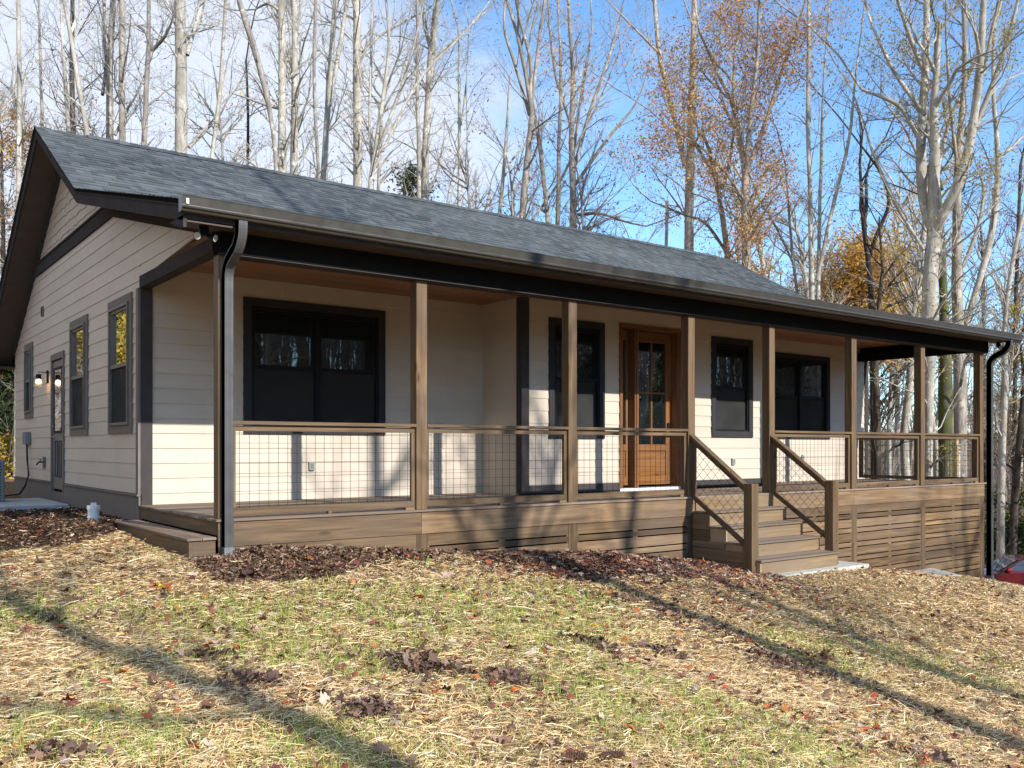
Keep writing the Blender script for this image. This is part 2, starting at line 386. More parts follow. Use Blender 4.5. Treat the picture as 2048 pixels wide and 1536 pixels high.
# driveway and road beyond the slope on the right
def strip(name, pts, w, mat, dz=.03, **kw):
    mb = MB(); L = []
    for i, (x, y) in enumerate(pts):
        a = Vector(pts[max(i-1, 0)]); b = Vector(pts[min(i+1, len(pts)-1)]); t = (b-a).normalized(); nrm = Vector((-t.y, t.x))
        L.append([(x+nrm.x*w*k, y+nrm.y*w*k) for k in (-.5, -.25, 0, .25, .5)])
    for i in range(len(L)):
        for (x, y) in L[i]: mb.v.append((x, y, gz1(x, y)+dz))
    for i in range(len(L)-1):
        for k in range(4): a = i*5+k; mb.f.append((a, a+1, a+6, a+5))
    return mb.build(name, mat, smooth=True, **kw)
GRAV = paint('gravel', (.34, .31, .27), .95, .1, .3, 0., 14.)
ROADM = paint('asphalt', (.17, .17, .175), .9, .1, .2, 0., 8.)
drv = [(36-i*1.5*.25-3+.9*i, -14+i*1.5) for i in range(20)]
strip('driveway', drv, 5.5, GRAV, .05, kind='structure')
rd = [(60+math.sin(t*.09)*3-t*.10, -50+t*4) for t in range(36)]
strip('road', rd, 6.5, ROADM, .09, kind='structure')
mb = MB()
mb.prism([(-.22, 6.35), (-9, 6.9), (-9, 9.2), (-.22, 8.6)], 'z', -.32, -.165)
mb.build('concrete_walk', CONCD, kind='structure', bevel=.01)
mb = MB(); mb.box(6.55, 9.0, -1.36, -.06, -1.16, -1.002); mb.build('stair_landing_slab', CONC, kind='structure', bevel=.01)
mb = MB(); mb.prism([(11.7, -.06), (12.4, -.8), (12.7, -.82), (13.2, -.06)], 'z', -1.75, -1.53); mb.build('side_slab', CONC, kind='structure', bevel=.01)

# ------------------------------------------------------------------ the house
XW0, XW1, YA, YB, YBACK, XS = -.14, 15.62, 2.76, 1.76, 11.75, 4.98
PXR = [0.0, 2.253, 4.51, 6.755, 8.598, 10.83, 13.06, 15.30]     # right edges of the porch posts
DX0, DX1 = 6.94, 8.71                                            # front door unit
house = empty('house', (7.7, 5.9, -.2), 'single storey beige lap sided house with charcoal shingle roof and long timber front porch', 'house')
RX0, RX1 = -.63, 15.74
RIDGE = (6.80, 5.655); BRK = (3.99, 4.06); EAVE = (-.39, 2.965)
S1 = (RIDGE[1]-BRK[1])/(RIDGE[0]-BRK[0]); BEAVE = (12.35, RIDGE[1]-S1*(12.35-RIDGE[0]))
def roof_z(y):
    if y >= RIDGE[0]: return RIDGE[1]-S1*(y-RIDGE[0])
    if y >= BRK[0]: return RIDGE[1]-S1*(RIDGE[0]-y)
    return BRK[1]-(BRK[1]-EAVE[1])/(BRK[0]-EAVE[0])*(BRK[0]-y)
EXPO = .186; Z00 = .135
def courses(z0, z1):
    z = Z00-EXPO*math.ceil((Z00-z0)/EXPO+1e-6) if z0 < Z00 else Z00
    out = []
    k = math.floor((z0-Z00)/EXPO)
    while Z00+k*EXPO < z1-1e-4:
        out.append((max(z0, Z00+k*EXPO), min(z1, Z00+(k+1)*EXPO), Z00+k*EXPO)); k += 1
    return out
def siding_y(mb, x0, x1, y, z0, z1, holes=(), rs=random.Random(1)):
    """lap siding on a wall facing -Y"""
    for a, b, zb in courses(z0, z1):
        cuts = sorted({a, b}|{h[i] for h in holes for i in (2, 3) if a < h[i] < b})
        for p, q in zip(cuts, cuts[1:]):
            sp = [(x0, x1)]
            for h in holes:
                if h[2] < q-1e-4 and h[3] > p+1e-4:
                    sp = [s for (l, r) in sp for s in ((l, min(r, h[0])), (max(l, h[1]), r)) if s[1]-s[0] > .01]
            # butt joints in long runs
            for l, r in sp:
                js = [l]; t = l+rs.uniform(1.2, 3.6)
                while t < r-1: js.append(t); t += 3.66
                js.append(r)
                for u, v in zip(js, js[1:]):
                    f = lambda z: .011*(1-(z-zb)/EXPO)+.001
                    mb.hexa([(u+.0015, y-f(p), p), (v-.0015, y-f(p), p), (v-.0008, y+.02, p), (u+.0008, y+.02, p), (u+.0008, y-f(q), q), (v-.0008, y-f(q), q), (v-.0008, y+.02, q), (u+.0008, y+.02, q)])
def siding_x(mb, x, yr, z0, z1, holes=(), rs=random.Random(2), side=-1):
    """lap siding on a wall facing side*X; yr(z) gives the y range at height z"""
    for a, b, zb in courses(z0, z1):
        cuts = sorted({a, b}|{h[i] for h in holes for i in (2, 3) if a < h[i] < b})
        for p, q in zip(cuts, cuts[1:]):
            (y0, y1), (Y0, Y1) = yr(p+1e-5), yr(q-1e-5)
            sp = [(y0, y1, Y0, Y1)]
            for h in holes:
                if h[2] < q-1e-4 and h[3] > p+1e-4:
                    n = []
                    for (l, r, L, R) in sp:
                        if min(r, h[0])-l > .01: n.append((l, min(r, h[0]), L, min(R, h[0])))
                        if r-max(l, h[1]) > .01: n.append((max(l, h[1]), r, max(L, h[1]), R))
                    sp = n
            for l, r, L, R in sp:
                f = lambda z: side*(.009*(1-(z-zb)/EXPO)+.001)
                mb.hexa([(x+f(p), l, p), (x+f(p), r, p), (x-side*.02, r, p), (x-side*.02, l, p), (x+f(q), L, q), (x+f(q), R, q), (x-side*.02, R, q), (x-side*.02, L, q)])
CEILZ = 2.92
WL = (1.148, 3.242, .883, 2.668); WD1 = (5.477, 6.611, .84, 2.66); WD2 = (9.152, 10.275, .885, 2.647); WR = (12.10, 14.17, .883, 2.65)
T = .105      # trim width
def hole(w): return (w[0]+T*.6, w[1]-T*.6, w[2]+T*.6, w[3]-T*.6)
mb = MB()
siding_y(mb, XW0+.14, XS, YA, .0, CEILZ, [hole(WL)])
siding_y(mb, XS+.11, XR_ := 10.74, YB, .14, CEILZ, [hole(WD1), hole(WD2), (DX0, DX1, -.1, 2.70)])
siding_y(mb, 10.74, XW1-.06, YA, .0, CEILZ, [hole(WR)])
front = mb.build('front_wall', SID, house)
mb = MB(); siding_x(mb, XS, lambda z: (YB+.11, YA-.001), .0, CEILZ)
mb.build('porch_return_wall', SID, house)
mb = MB(); siding_x(mb, 10.74, lambda z: (YB, YA), .0, CEILZ, side=1)
mb.build('porch_return_wall', SID, house)
# solid core behind the siding, so that no light leaks in
mb = MB()
mb.box(XW0+.03, XS-.03, YA+.14, YBACK-.05, -.2, 2.95); mb.box(XS+.03, 10.70, YB+.22, YBACK-.06, -.21, 2.94); mb.box(10.70, XW1-.03, YA+.14, YBACK-.05, -.2, 2.95)
mb.build('wall_core', paint('dark_interior', (.01, .01, .01), .9), house)

# gable wall on the left
W1 = (3.05, 4.205, .885, 2.64); W2 = (5.42, 6.585, .885, 2.64); W3 = (9.76, 10.563, 1.248, 2.64); SD = (7.05, 8.06, -.02, 2.25)
def gable_range(z):
    zr = z+.20
    lo = YA if z < 2.785 else -.02
    if z > 2.785:
        if zr > BRK[1]: lo = RIDGE[0]-(RIDGE[1]-zr)/S1
        else: lo = max(-.02, BRK[0]-(BRK[1]-zr)/((BRK[1]-EAVE[1])/(BRK[0]-EAVE[0])))
    hi = min(YBACK, RIDGE[0]+(RIDGE[1]-zr)/S1)
    return (lo, max(hi, lo+.001))
FR0, FR1 = 3.77, 3.955
gz0, gz1z = .135, FR0
mb = MB()
siding_x(mb, XW0, gable_range, .13, FR0, [hole(W1), hole(W2), hole(W3), (SD[0]+.05, SD[1]-.05, -.1, SD[3]-.05)])
mb.build('gable_wall', SID, house)
mb = MB()
siding_x(mb, XW1, gable_range, .0, 5.5, [], side=1); mb.build('right_gable_wall', SID, house)
mb = MB(); mb.box(XW0, XW1, YBACK-.02, YBACK, -.3, 2.8); mb.build('back_wall', SID, house)
# shake courses above the frieze, with ragged lower edges
rs = random.Random(5); mb = MB()
z = FR1
while z < 5.45:
    zt = z+.165; (l, r), (L, R) = gable_range(z), gable_range(min(zt, 5.5))
    y = l
    while y < r-.02:
        w = rs.uniform(.09, .2); e = min(y+w, r); dz = rs.choice((0, 0, .012, .025, .03))
        zz = zt
        yl = lambda yy, zz: yy
        def top(yy): 
            return max(z-.01, min(zt, roof_z(yy)-.20))
        mb.hexa([(XW0-.016, y+.001, z-dz), (XW0-.016, e-.001, z-dz), (XW0+.02, e-.001, z-dz), (XW0+.02, y+.001, z-dz),
                 (XW0-.003, y+.001, top(y)), (XW0-.003, e-.001, top(e)), (XW0+.02, e-.001, top(e)), (XW0+.02, y+.001, top(y))])
        y = e
    z += .15
mb.build('shake_siding', SHK, house)
mb = MB(); a0, b0 = gable_range(FR0); a1, b1 = gable_range(FR1)
mb.hexa([(XW0-.035, a0, FR0), (XW0-.035, b0, FR0), (XW0+.01, b0, FR0), (XW0+.01, a0, FR0), (XW0-.035, a1, FR1), (XW0-.035, b1, FR1), (XW0+.01, b1, FR1), (XW0+.01, a1, FR1)])
mb.box(XW0-.055, XW0+.01, a1, b1, FR1+.002, FR1+.03)
mb.build('gable_frieze', TRIM, house)
mb = MB()
mb.box(XW0-.03, XW0, YA-.028, YA+.075, .12, 2.645)     # corner trim, side face
mb.build('corner_trim', TRIMS, house)
mb = MB(); mb.box(XW0-.002, XW0+.14, YA-.03, YA+.01, .0, CEILZ)
mb.build('corner_trim', TRIM, house)
mb = MB(); mb.box(XS, XS+.11, YB-.03, YB+.01, .02, CEILZ); mb.box(XS-.03, XS-.001, YB-.03, YB+.10, .02, CEILZ); mb.build('corner_trim', TRIM, house)
mb = MB(); mb.box(XW1-.10, XW1+.02, YA-.03, YA+.01, .02, CEILZ); mb.build('corner_trim', TRIM, house)
mb = MB(); mb.box(XS+.112, DX0-.002, YB-.024, YB+.01, .02, .138); mb.build('base_trim', TRIM, house); mb = MB(); mb.box(DX1+.002, 10.72, YB-.024, YB+.01, .02, .138); mb.build('base_trim', TRIM, house)
mb = MB()
for a, b in ((YA-.03, SD[0]), (SD[1], YBACK)):
    mb.box(XW0-.022, XW0+.01, a, b, -.26, .105); mb.box(XW0-.045, XW0+.01, a, b, .107, .128)
mb.box(XW0-.020, XW0+.01, SD[0]+.002, SD[1]-.002, -.26, -.025)
mb.build('water_table_trim', TRIMS, house)

# windows: the trim is the part, its frame, panes and screen the sub-parts
def window(w, face, plane, units=1, trim=WTRIM, frame=FRAME, glass=GLASS, side_tw=None):
    """face 'y': faces -Y at y=plane, w=(x0,x1,z0,z1); face 'x': faces -X at x=plane, w=(y0,y1,z0,z1)"""
    def bx(mb, a0, a1, z0, z1, d0, d1):     # d: depth into the wall, negative = proud
        if face == 'y': mb.box(a0, a1, plane+d0, plane+d1, z0, z1)
        else: mb.box(plane+d0, plane+d1, a0, a1, z0, z1)
    o_ = 0 if face == 'y' else -.05
    x0, x1, z0, z1 = w; t = T; tb = T if face == 'y' else .105
    mb = MB()
    bx(mb, x0, x1, z1-t, z1, -.032, .03); bx(mb, x0, x1, z0, z0+tb, -.032, .03)
    bx(mb, x0, x0+t, z0+tb+.001, z1-t-.001, -.031, .03); bx(mb, x1-t, x1, z0+tb+.001, z1-t-.001, -.031, .03)
    tr = mb.build('window', trim, house)
    X0, X1, Z0, Z1 = x0+t, x1-t, z0+tb, z1-t
    fr = MB(); f = .035; mw = (X1-X0-.0)/units
    zm = (Z0+Z1)/2-.005
    for k in range(units):
        a, b = X0+k*mw, X0+(k+1)*mw
        bx(fr, a, a+f, Z0, Z1, -.005+o_, .085+o_); bx(fr, b-f, b, Z0, Z1, -.005+o_, .085+o_)
        bx(fr, a+f, b-f, Z1-f, Z1, -.004+o_, .085+o_); bx(fr, a+f, b-f, Z0, Z0+f, -.004+o_, .085+o_)
        # upper sash
        s = .038
        bx(fr, a+f, a+f+s, zm, Z1-f, .022+o_, .06+o_); bx(fr, b-f-s, b-f, zm, Z1-f, .022+o_, .06+o_)
        bx(fr, a+f+s, b-f-s, Z1-f-s, Z1-f, .022+o_, .06+o_); bx(fr, a+f, b-f, zm-.022, zm+.03, .012+o_, .06+o_)
    if units == 2:
        bx(fr, X0+mw-.032, X0+mw+.032, Z0-.0, Z1, -.016+o_, .084+o_)
    fr.build('frame', frame, tr)
    for k in range(units):
        a, b = X0+k*mw+f, X0+(k+1)*mw-f
        g = MB(); bx(g, a+s+.001, b-s-.001, zm+.031, Z1-f-s-.001, .045+o_, .050+o_); g.build('pane', glass, tr)
        g = MB(); bx(g, a, b, Z0+f+.001, zm-.023, .035+o_, .038+o_); g.build('screen', SCREEN, tr)
        g = MB(); bx(g, a+.001, b-.001, Z0+f+.002, zm-.024, .060+o_, .064+o_); g.build('pane', glass, tr)
    return tr
window(WL, 'y', YA, 2); window(WD1, 'y', YB); window(WD2, 'y', YB); window(WR, 'y', YA, 2)
for w in (W1, W2, W3): window(w, 'x', XW0, 1, TRIMS, FRAMES, GLASSG)

# front door with side lights
dy = YB-.03; rc = YB+.13
mb = MB()
mb.box(DX0, DX0+.06, dy, rc+.04, .05, 2.63); mb.box(DX1-.06, DX1, dy, rc+.04, .05, 2.63)
for a in (7.28, 8.285): mb.box(a, a+.03, dy+.012, rc+.04, .05, 2.63); mb.box(a+.033, a+.078, dy, rc+.04, .05, 2.63)
fd = mb.build('front_door', DOORZ, house)
mb = MB(); mb.box(DX0, DX1, dy-.001, rc+.04, 2.632, 2.695); mb.build('head_casing', DOORX, fd)
mb = MB(); mb.box(DX0+.062, DX1-.062, dy+.01, rc+.04, .045, .052); mb.build('threshold', paint('threshold_metal', (.12, .11, .1), .4, .5), fd)
mb = MB(); mb.box(DX0-.01, DX1+.01, YB-.05, YB+.1, .003, .043); mb.build('sill', paint('white_sill', (.75, .74, .72), .5), fd)
def leaf(x0, x1, lites, name, sw):
    z0, z1 = .085, 2.62; g0, g1 = .753, 2.454
    mb = MB(); mb.box(x0, x0+sw, rc, rc+.04, z0, z1); mb.box(x1-sw, x1, rc, rc+.04, z0, z1)
    p = mb.build(name, DOORZ, fd)
    # children of a part stop at sub-part depth, so the panels join the leaf's siblings
    for (r0, r1) in ((g1, z1), (g0-.10, g0), (z0, z0+.14)):
        mb = MB(); mb.box(x0+sw+.001, x1-sw-.001, rc+.001, rc+.041, r0, r1); mb.build('door_rail', DOORX, fd)
    if lites == 2:
        mb = MB(); mb.box(x0+sw+.001, x1-sw-.001, rc+.006, rc+.03, 1.60, 1.628); mb.build('muntin', DOORX, fd)
    if lites == 2:
        c = (x0+x1)/2; q = MB(); q.box(c-.016, c+.016, rc+.004, rc+.031, g0+.001, 1.599); q.box(c-.016, c+.016, rc+.004, rc+.031, 1.629, g1-.001); q.build('muntin', DOORZ, fd)
    q = MB(); q.box(x0+sw, x1-sw, rc+.018, rc+.03, z0+.141, g0-.101)
    q.build('lower_panel', DOORX, fd)
    q = MB(); q.box(x0+sw, x1-sw, rc+.024, rc+.028, g0+.001, g1-.001); q.build('pane', GLASSD, fd)
leaf(7.37, 8.28, 2, 'door_leaf', .115)
leaf(DX0+.064, 7.278, 1, 'side_light', .055); leaf(8.366, DX1-.064, 1, 'side_light', .055)
mb = MB(); mb.box(8.185, 8.235, rc-.03, rc, 1.02, 1.12); mb.build('keypad_lock', BLACK, fd, bevel=.006)
mb = MB(); mb.box(8.18, 8.24, rc-.012, rc, .88, .95); mb.tube([(8.21, rc-.012, .915), (8.21, rc-.06, .915), (8.10, rc-.062, .915)], .011, 8); mb.build('handle', BLACK, fd)

# side door on the gable wall
mb = MB(); y0, y1, z0, z1 = SD
mb.box(XW0-.032, XW0+.02, y0, y1, z1-.10, z1); mb.box(XW0-.031, XW0+.02, y0, y0+.075, z0, z1-.101); mb.box(XW0-.031, XW0+.02, y1-.075, y1, z0, z1-.101)
sd = mb.build('side_door', TRIMS, house)
mb = MB(); f0 = XW0-.004
mb.box(f0, f0+.04, y0+.08, y1-.08, .02, 2.13)
mb.build('door_leaf', paint('bronze_door', (.17, .155, .135), .4), sd)
for a in (.20, .50):
    mb = MB()
    for (p, q, r, t) in ((y0+.08+a-.02, y0+.08+a+.16, .22, .235), (y0+.08+a-.02, y0+.08+a+.16, .80, .815), (y0+.08+a-.02, y0+.08+a-.005, .236, .799), (y0+.08+a+.145, y0+.08+a+.16, .236, .799)):
        mb.box(f0-.012, f0-.0005, p, q, r, t)
    mb.build('door_panel', TRIM, sd)
mb = MB(); mb.box(f0-.006, f0-.001, y0+.22, y1-.22, .98, 1.98); mb.build('pane', GLASSG, sd)
mb = MB()
for (p, q, r, t) in ((y0+.18, y1-.18, .94, .98), (y0+.18, y1-.18, 1.98, 2.02), (y0+.18, y0+.22, .981, 1.979), (y1-.22, y1-.18, .981, 1.979)): mb.box(f0-.014, f0-.0005, p, q, r, t)
mb.build('glass_frame', TRIM, sd)
mb = MB(); mb.tube([(f0, y1-.16, .88), (f0-.055, y1-.16, .88), (f0-.055, y1-.26, .88)], .011, 8); mb.tube([(f0, y1-.16, .88), (f0-.01, y1-.16, .88)], .03, 12); mb.tube([(f0, y1-.16, 1.06), (f0-.025, y1-.16, 1.06)], .028, 12)
mb.build('handle', paint('nickel', (.5, .48, .45), .25, .5, .05, 1.), sd)

# roof
SH_EX = .140
def shingles(mb, ya, za, yb, zb, rs):
    """courses from the lower edge (ya,za) up to (yb,zb)"""
    L = math.hypot(yb-ya, zb-za); ty, tz = (yb-ya)/L, (zb-za)/L; ny_, nz_ = -tz*(1 if ty > 0 else -1), abs(ty)
    if ty < 0: ny_ = tz
    n = int(math.ceil(L/SH_EX))
    for i in range(n):
        s0, s1 = i*SH_EX, min((i+1)*SH_EX, L)
        x = RX0-rs.uniform(0, .3)
        while x < RX1:
            w = rs.choice((.08, .11, .14, .19, .26))*rs.uniform(.85, 1.15); xa, xb = max(x, RX0), min(x+w, RX1+rs.uniform(-.004, .004)); x += w
            if xb-xa < .01: continue
            th = rs.choice((.006, .015)); o0 = rs.uniform(-.002, .002)
            def P(xx, s, h): return (xx, ya+ty*s+ny_*h, za+tz*s+nz_*h)
            mb.hexa([P(xa, s0+o0, 0), P(xb, s0+o0, 0), P(xb, s1+.0, -.004), P(xa, s1+.0, -.004), P(xa, s0+o0, th), P(xb, s0+o0, th), P(xb, s1, .0012+.0004*(i % 2)), P(xa, s1, .0012+.0004*(i % 2))])
mb = MB(); rs = random.Random(8)
shingles(mb, EAVE[0]-.03, EAVE[1], BRK[0], BRK[1], rs); shingles(mb, BRK[0], BRK[1], RIDGE[0], RIDGE[1], rs)
shingles(mb, BEAVE[0], BEAVE[1], RIDGE[0], RIDGE[1], rs)
roof = mb.build('roof', SHING, house)
mb = MB(); x = RX0+.75
while x < RX1-.6:
    for sgn in (-1, 1):
        mb.hexa([(x, RIDGE[0], RIDGE[1]+.012), (x+.155, RIDGE[0], RIDGE[1]+.020), (x+.155, RIDGE[0]+sgn*.15, RIDGE[1]-.085+.020), (x, RIDGE[0]+sgn*.15, RIDGE[1]-.085+.012),
                 (x, RIDGE[0], RIDGE[1]+.026), (x+.155, RIDGE[0], RIDGE[1]+.034), (x+.155, RIDGE[0]+sgn*.15, RIDGE[1]-.085+.034), (x, RIDGE[0]+sgn*.15, RIDGE[1]-.085+.026)])
    x += .156
mb.build('ridge_cap', SHING, roof)
# roof deck with its rake boards and soffit
prof = [EAVE, BRK, RIDGE, BEAVE]
def slab(mb, t0, t1, x0, x1, e0=0., pr=prof):
    up = [(y, z-t0) for y, z in pr]; dn = [(y, z-t1) for y, z in pr]
    for i in range(len(pr)-1):
        mb.prism([up[i], up[i+1], dn[i+1], dn[i]], 'x', x0, x1)
mb = MB(); slab(mb, .004, .035, RX0+.012, RX1-.012); mb.build('roof_deck', TRIMD, roof)
mb = MB(); slab(mb, .012, .185, RX0+.03, RX0+.062); mb.build('rake_board', TRIM, roof)
mb = MB(); slab(mb, .008, .055, RX0+.018, RX0+.0285); mb.build('drip_edge', TRIM, roof)
mb = MB(); slab(mb, .012, .185, RX1-.062, RX1-.03); mb.build('rake_board', TRIM, roof)
mb = MB(); slab(mb, .178, .192, RX0+.063, XW0-.001); mb.build('rake_soffit', SOFF, roof); mb = MB(); slab(mb, .178, .192, XW1+.001, RX1-.063); mb.build('rake_soffit', SOFF, roof)
mb = MB(); slab(mb, .193, .30, XW0-.040, XW0-.001, pr=[(.05, roof_z(.05)), BRK, RIDGE, (YBACK, roof_z(YBACK))]); mb.build('rake_frieze', TRIM, roof)
# boxed eave return at the foot of the left rake
mb = MB(); mb.prism([(EAVE[0]+.003, 2.83), (EAVE[0]+.003, 2.72), (EAVE[0]+.06, 2.72), (.02, 2.83)], 'x', RX0+.03, RX0+.06)
mb.build('eave_return', TRIM, roof)
# eave: fascia, soffit, beam, ceiling
mb = MB(); mb.box(RX0+.063, RX1-.063, EAVE[0], EAVE[0]+.025, 2.80, EAVE[1]-.02); mb.build('fascia', TRIM, house)
mb = MB(); mb.box(RX0+.063, RX1-.063, EAVE[0]+.026, .0, 2.81, 2.825); mb.build('porch_soffit', SOFF, house)
mb = MB(); mb.box(RX0+.063, RX1-.063, BEAVE[0]-.5, BEAVE[0]-.02, BEAVE[1]-.20, BEAVE[1]-.18); mb.box(RX0+.063, RX1-.063, BEAVE[0]-.02, BEAVE[0], BEAVE[1]-.2, BEAVE[1]-.02); mb.build('back_eave', SOFF, house)
mb = MB(); mb.box(XW0-.002, 15.36, -.068, .136, 2.602, 2.845); mb.build('porch_beam', TRIMD, house)
mb = MB(); mb.box(XW0+.0, 15.358, -.06, .14, 2.589, 2.600); mb.build('beam_trim', TRIM, house)
mb = MB(); mb.box(XW0-.016, XW0+.12, .137, YA-.031, 2.645, 2.785); mb.build('end_beam', TRIM, house)
mb = MB(); mb.box(15.22, 15.358, .137, YA-.031, 2.62, 2.80); mb.build('end_beam', TRIMD, house)
mb = MB(); y = .137
while y < YA-.02:
    e = min(y+.135, YA); mb.box(XW0+.1, 15.6, y, e-.003, CEILZ, CEILZ+.02); y = e
mb.box(XW0+.1, 15.6, .137, YA, CEILZ+.021, CEILZ+.04)
mb.build('porch_ceiling', CEIL, house)
mb = MB(); mb.box(XW0, 15.5, .01, .136, 2.847, 3.06); mb.box(15.36, 15.40, .0, YA, 2.80, 3.0); mb.box(XW1-.05, XW1, 0.1, YA, 2.80, 3.1); mb.build('beam_blocking', TRIMD, house)
mb = MB()
for x in (.87, 3.10): mb.tube([(x, 1.0, CEILZ-.006), (x, 1.0, CEILZ+.001)], .075, 20)
cl = mb; 
for k, x in enumerate((.87, 3.10, 7.8)):
    mb = MB(); mb.tube([(x, 1.0, CEILZ-.007), (x, 1.0, CEILZ+.001)], .078, 20); p = mb.build('can_light', paint('can_trim_%d' % k, (.7, .68, .62), .4), house)
# gutter, K-style
mb = MB(); g0, g1 = RX0-.01, RX1+.11; y0 = EAVE[0]-.002
prof_g = [(y0, 2.965), (y0, 2.822), (y0-.078, 2.822), (y0-.086, 2.830), (y0-.094, 2.846), (y0-.112, 2.852), (y0-.116, 2.862), (y0-.106, 2.872), (y0-.104, 2.880), (y0-.114, 2.952), (y0-.118, 2.962), (y0-.112, 2.970), (y0-.100, 2.968),
          (y0-.100, 2.962), (y0-.106, 2.958), (y0-.099, 2.880), (y0-.090, 2.852), (y0-.080, 2.832), (y0-.074, 2.827), (y0-.004, 2.827), (y0-.004, 2.965)]
mb.prism(prof_g, 'x', g0, g1)
mb.v = [(x, y, z+.022-.045*(x-g0)/(g1-g0)) for x, y, z in mb.v]      # falls towards the right
gut = mb.build('gutter', GUT, house)
for xe in (g0-.003, g1):
    mb = MB(); dz_ = .022 if xe < 1 else -.023; mb.prism([(y, z+dz_) for y, z in prof_g[1:11]]+[(y0, 2.95+dz_)], 'x', xe, xe+.003); mb.build('end_cap', GUT, gut)
mb = MB(); mb.box(g0+.03, g0+.055, y0-.1185, y0-.117, 2.905, 2.955); mb.build('tape_scrap', paint('masking_tape', (.6, .6, .5), .6), gut)
# downspouts, ribbed rectangular pipe
def pipe_ring(c, w, d, t, s):
    """ribbed rectangle of width w, depth d about c, square to t, s = sideways"""
    t = t.normalized(); n = s.cross(t).normalized(); pts = []
    W = [(-1, 0), (-.9, .06), (-.62, .06), (-.55, 0), (-.35, 0), (-.28, .06), (-.05, .06), (0, 0), (.05, .06), (.28, .06), (.35, 0), (.55, 0), (.62, .06), (.9, .06), (1, 0)]
    for a, r in W: pts.append(c+s*(a*w/2)+n*(d/2*(1-r)))
    for a in (.8, .3, -.3, -.8): pts.append(c+n*(-a*d/2)+s*(w/2*(1-.05*(1 if abs(a) < .5 else 0))))
    for a, r in W[::-1]: pts.append(c+s*(a*w/2)-n*(d/2*(1-r)))
    for a in (-.8, -.3, .3, .8): pts.append(c+n*(-a*d/2)-s*(w/2*(1-.05*(1 if abs(a) < .5 else 0))))
    return pts
SHOE = paint('worn_shoe_metal', (.14, .15, .145), .6, .2, .35, 0., 25.)
def downspout(x, zb, name='downspout', y=-.065, ex=0.):
    w, d = .085, .105
    def sweep(path, mb, sc_=1.):
        path = [Vector(p) for p in path]; rings = []
        for i, p in enumerate(path):
            t = path[min(i+1, len(path)-1)]-path[max(i-1, 0)]; rings.append(pipe_ring(p, w*sc_, d*sc_, t, Vector((1, 0, 0))))
        n = len(rings[0]); base = len(mb.v)
        for r in rings: mb.v.extend([tuple(q) for q in r])
        for i in range(len(rings)-1):
            for k in range(n): mb.f.append((base+i*n+k, base+i*n+(k+1) % n, base+(i+1)*n+(k+1) % n, base+(i+1)*n+k))
        mb.f.append(tuple(base+k for k in range(n))[::-1]); mb.f.append(tuple(base+(len(rings)-1)*n+k for k in range(n)))
    mb = MB(); sweep([(x, y, zb), (x, y, 2.34)], mb)
    ds = mb.build(name, DSP, house)
    def bend(p0, p1, p2, p3, n=10):
        return [tuple((1-t)**3*np.array(p0)+3*(1-t)**2*t*np.array(p1)+3*(1-t)*t*t*np.array(p2)+t**3*np.array(p3)) for t in np.linspace(0, 1, n)]
    mb = MB()
    gyc = EAVE[0]-.048
    top = bend((x, gyc, 2.835), (x, gyc, 2.72), (x, gyc+.01, 2.68), (x, gyc+.10, 2.60)); low = bend((x, y-.10, 2.52), (x, y-.03, 2.46), (x, y, 2.42), (x, y, 2.325))
    pts = top+low
    # crimps: the inside of each bend is pleated
    q = []
    for i, p in enumerate(pts): q.append(p)
    sweep(q, mb, 1.0); mb.build('elbow', DSP, ds)
    mb = MB(); mb.box(x-w/2-.012, x+w/2+.012, y+d/2, y+d/2+.012, 2.18, 2.205); mb.box(x-w/2-.012, x+w/2+.012, y+d/2, y+d/2+.012, -.05, -.02); mb.build('strap', DSP, ds)
    mb = MB(); mb.box(x-w/2-.008, x+w/2+.008, y-d/2-.008, y+d/2+.008, zb-.02, zb+.09); mb.build('shoe', SHOE, ds)
    return ds
downspout(-.075, -.36, 'downspout'); downspout(15.42, -1.95, 'downspout')

# porch deck
mb = MB(); y = -.032; DX = (-.17, 15.36)
while y < YA:
    e = min(y+.14, YA+.02)
    js = [DX[0], 4.9 if int(y/.14) % 2 else 3.6, 9.8 if int(y/.14) % 2 else 8.5, DX[1]]
    for a, b in zip(js, js[1:]): mb.box(a+.001, b-.001, y, e-.005, -.026, .0)
    y = e
deck = mb.build('porch_deck', DKX, house, bevel=.002)
mb = MB(); mb.box(-.12, 15.3, .03, YA, -.3, -.05); mb.build('joists', TRIMD, deck)
mb = MB()
for a, b in ((-.145, 2.17), (2.173, 6.61), (6.613, 10.76), (10.763, 15.31)): mb.box(a, b, -.012, .026, -.275, -.0275)
mb.build('fascia_board', WX, house, bevel=.002)
mb = MB(); mb.box(-.148, -.112, .027, YA-.06, -.16, -.0275); mb.build('end_fascia_board', WY, house)
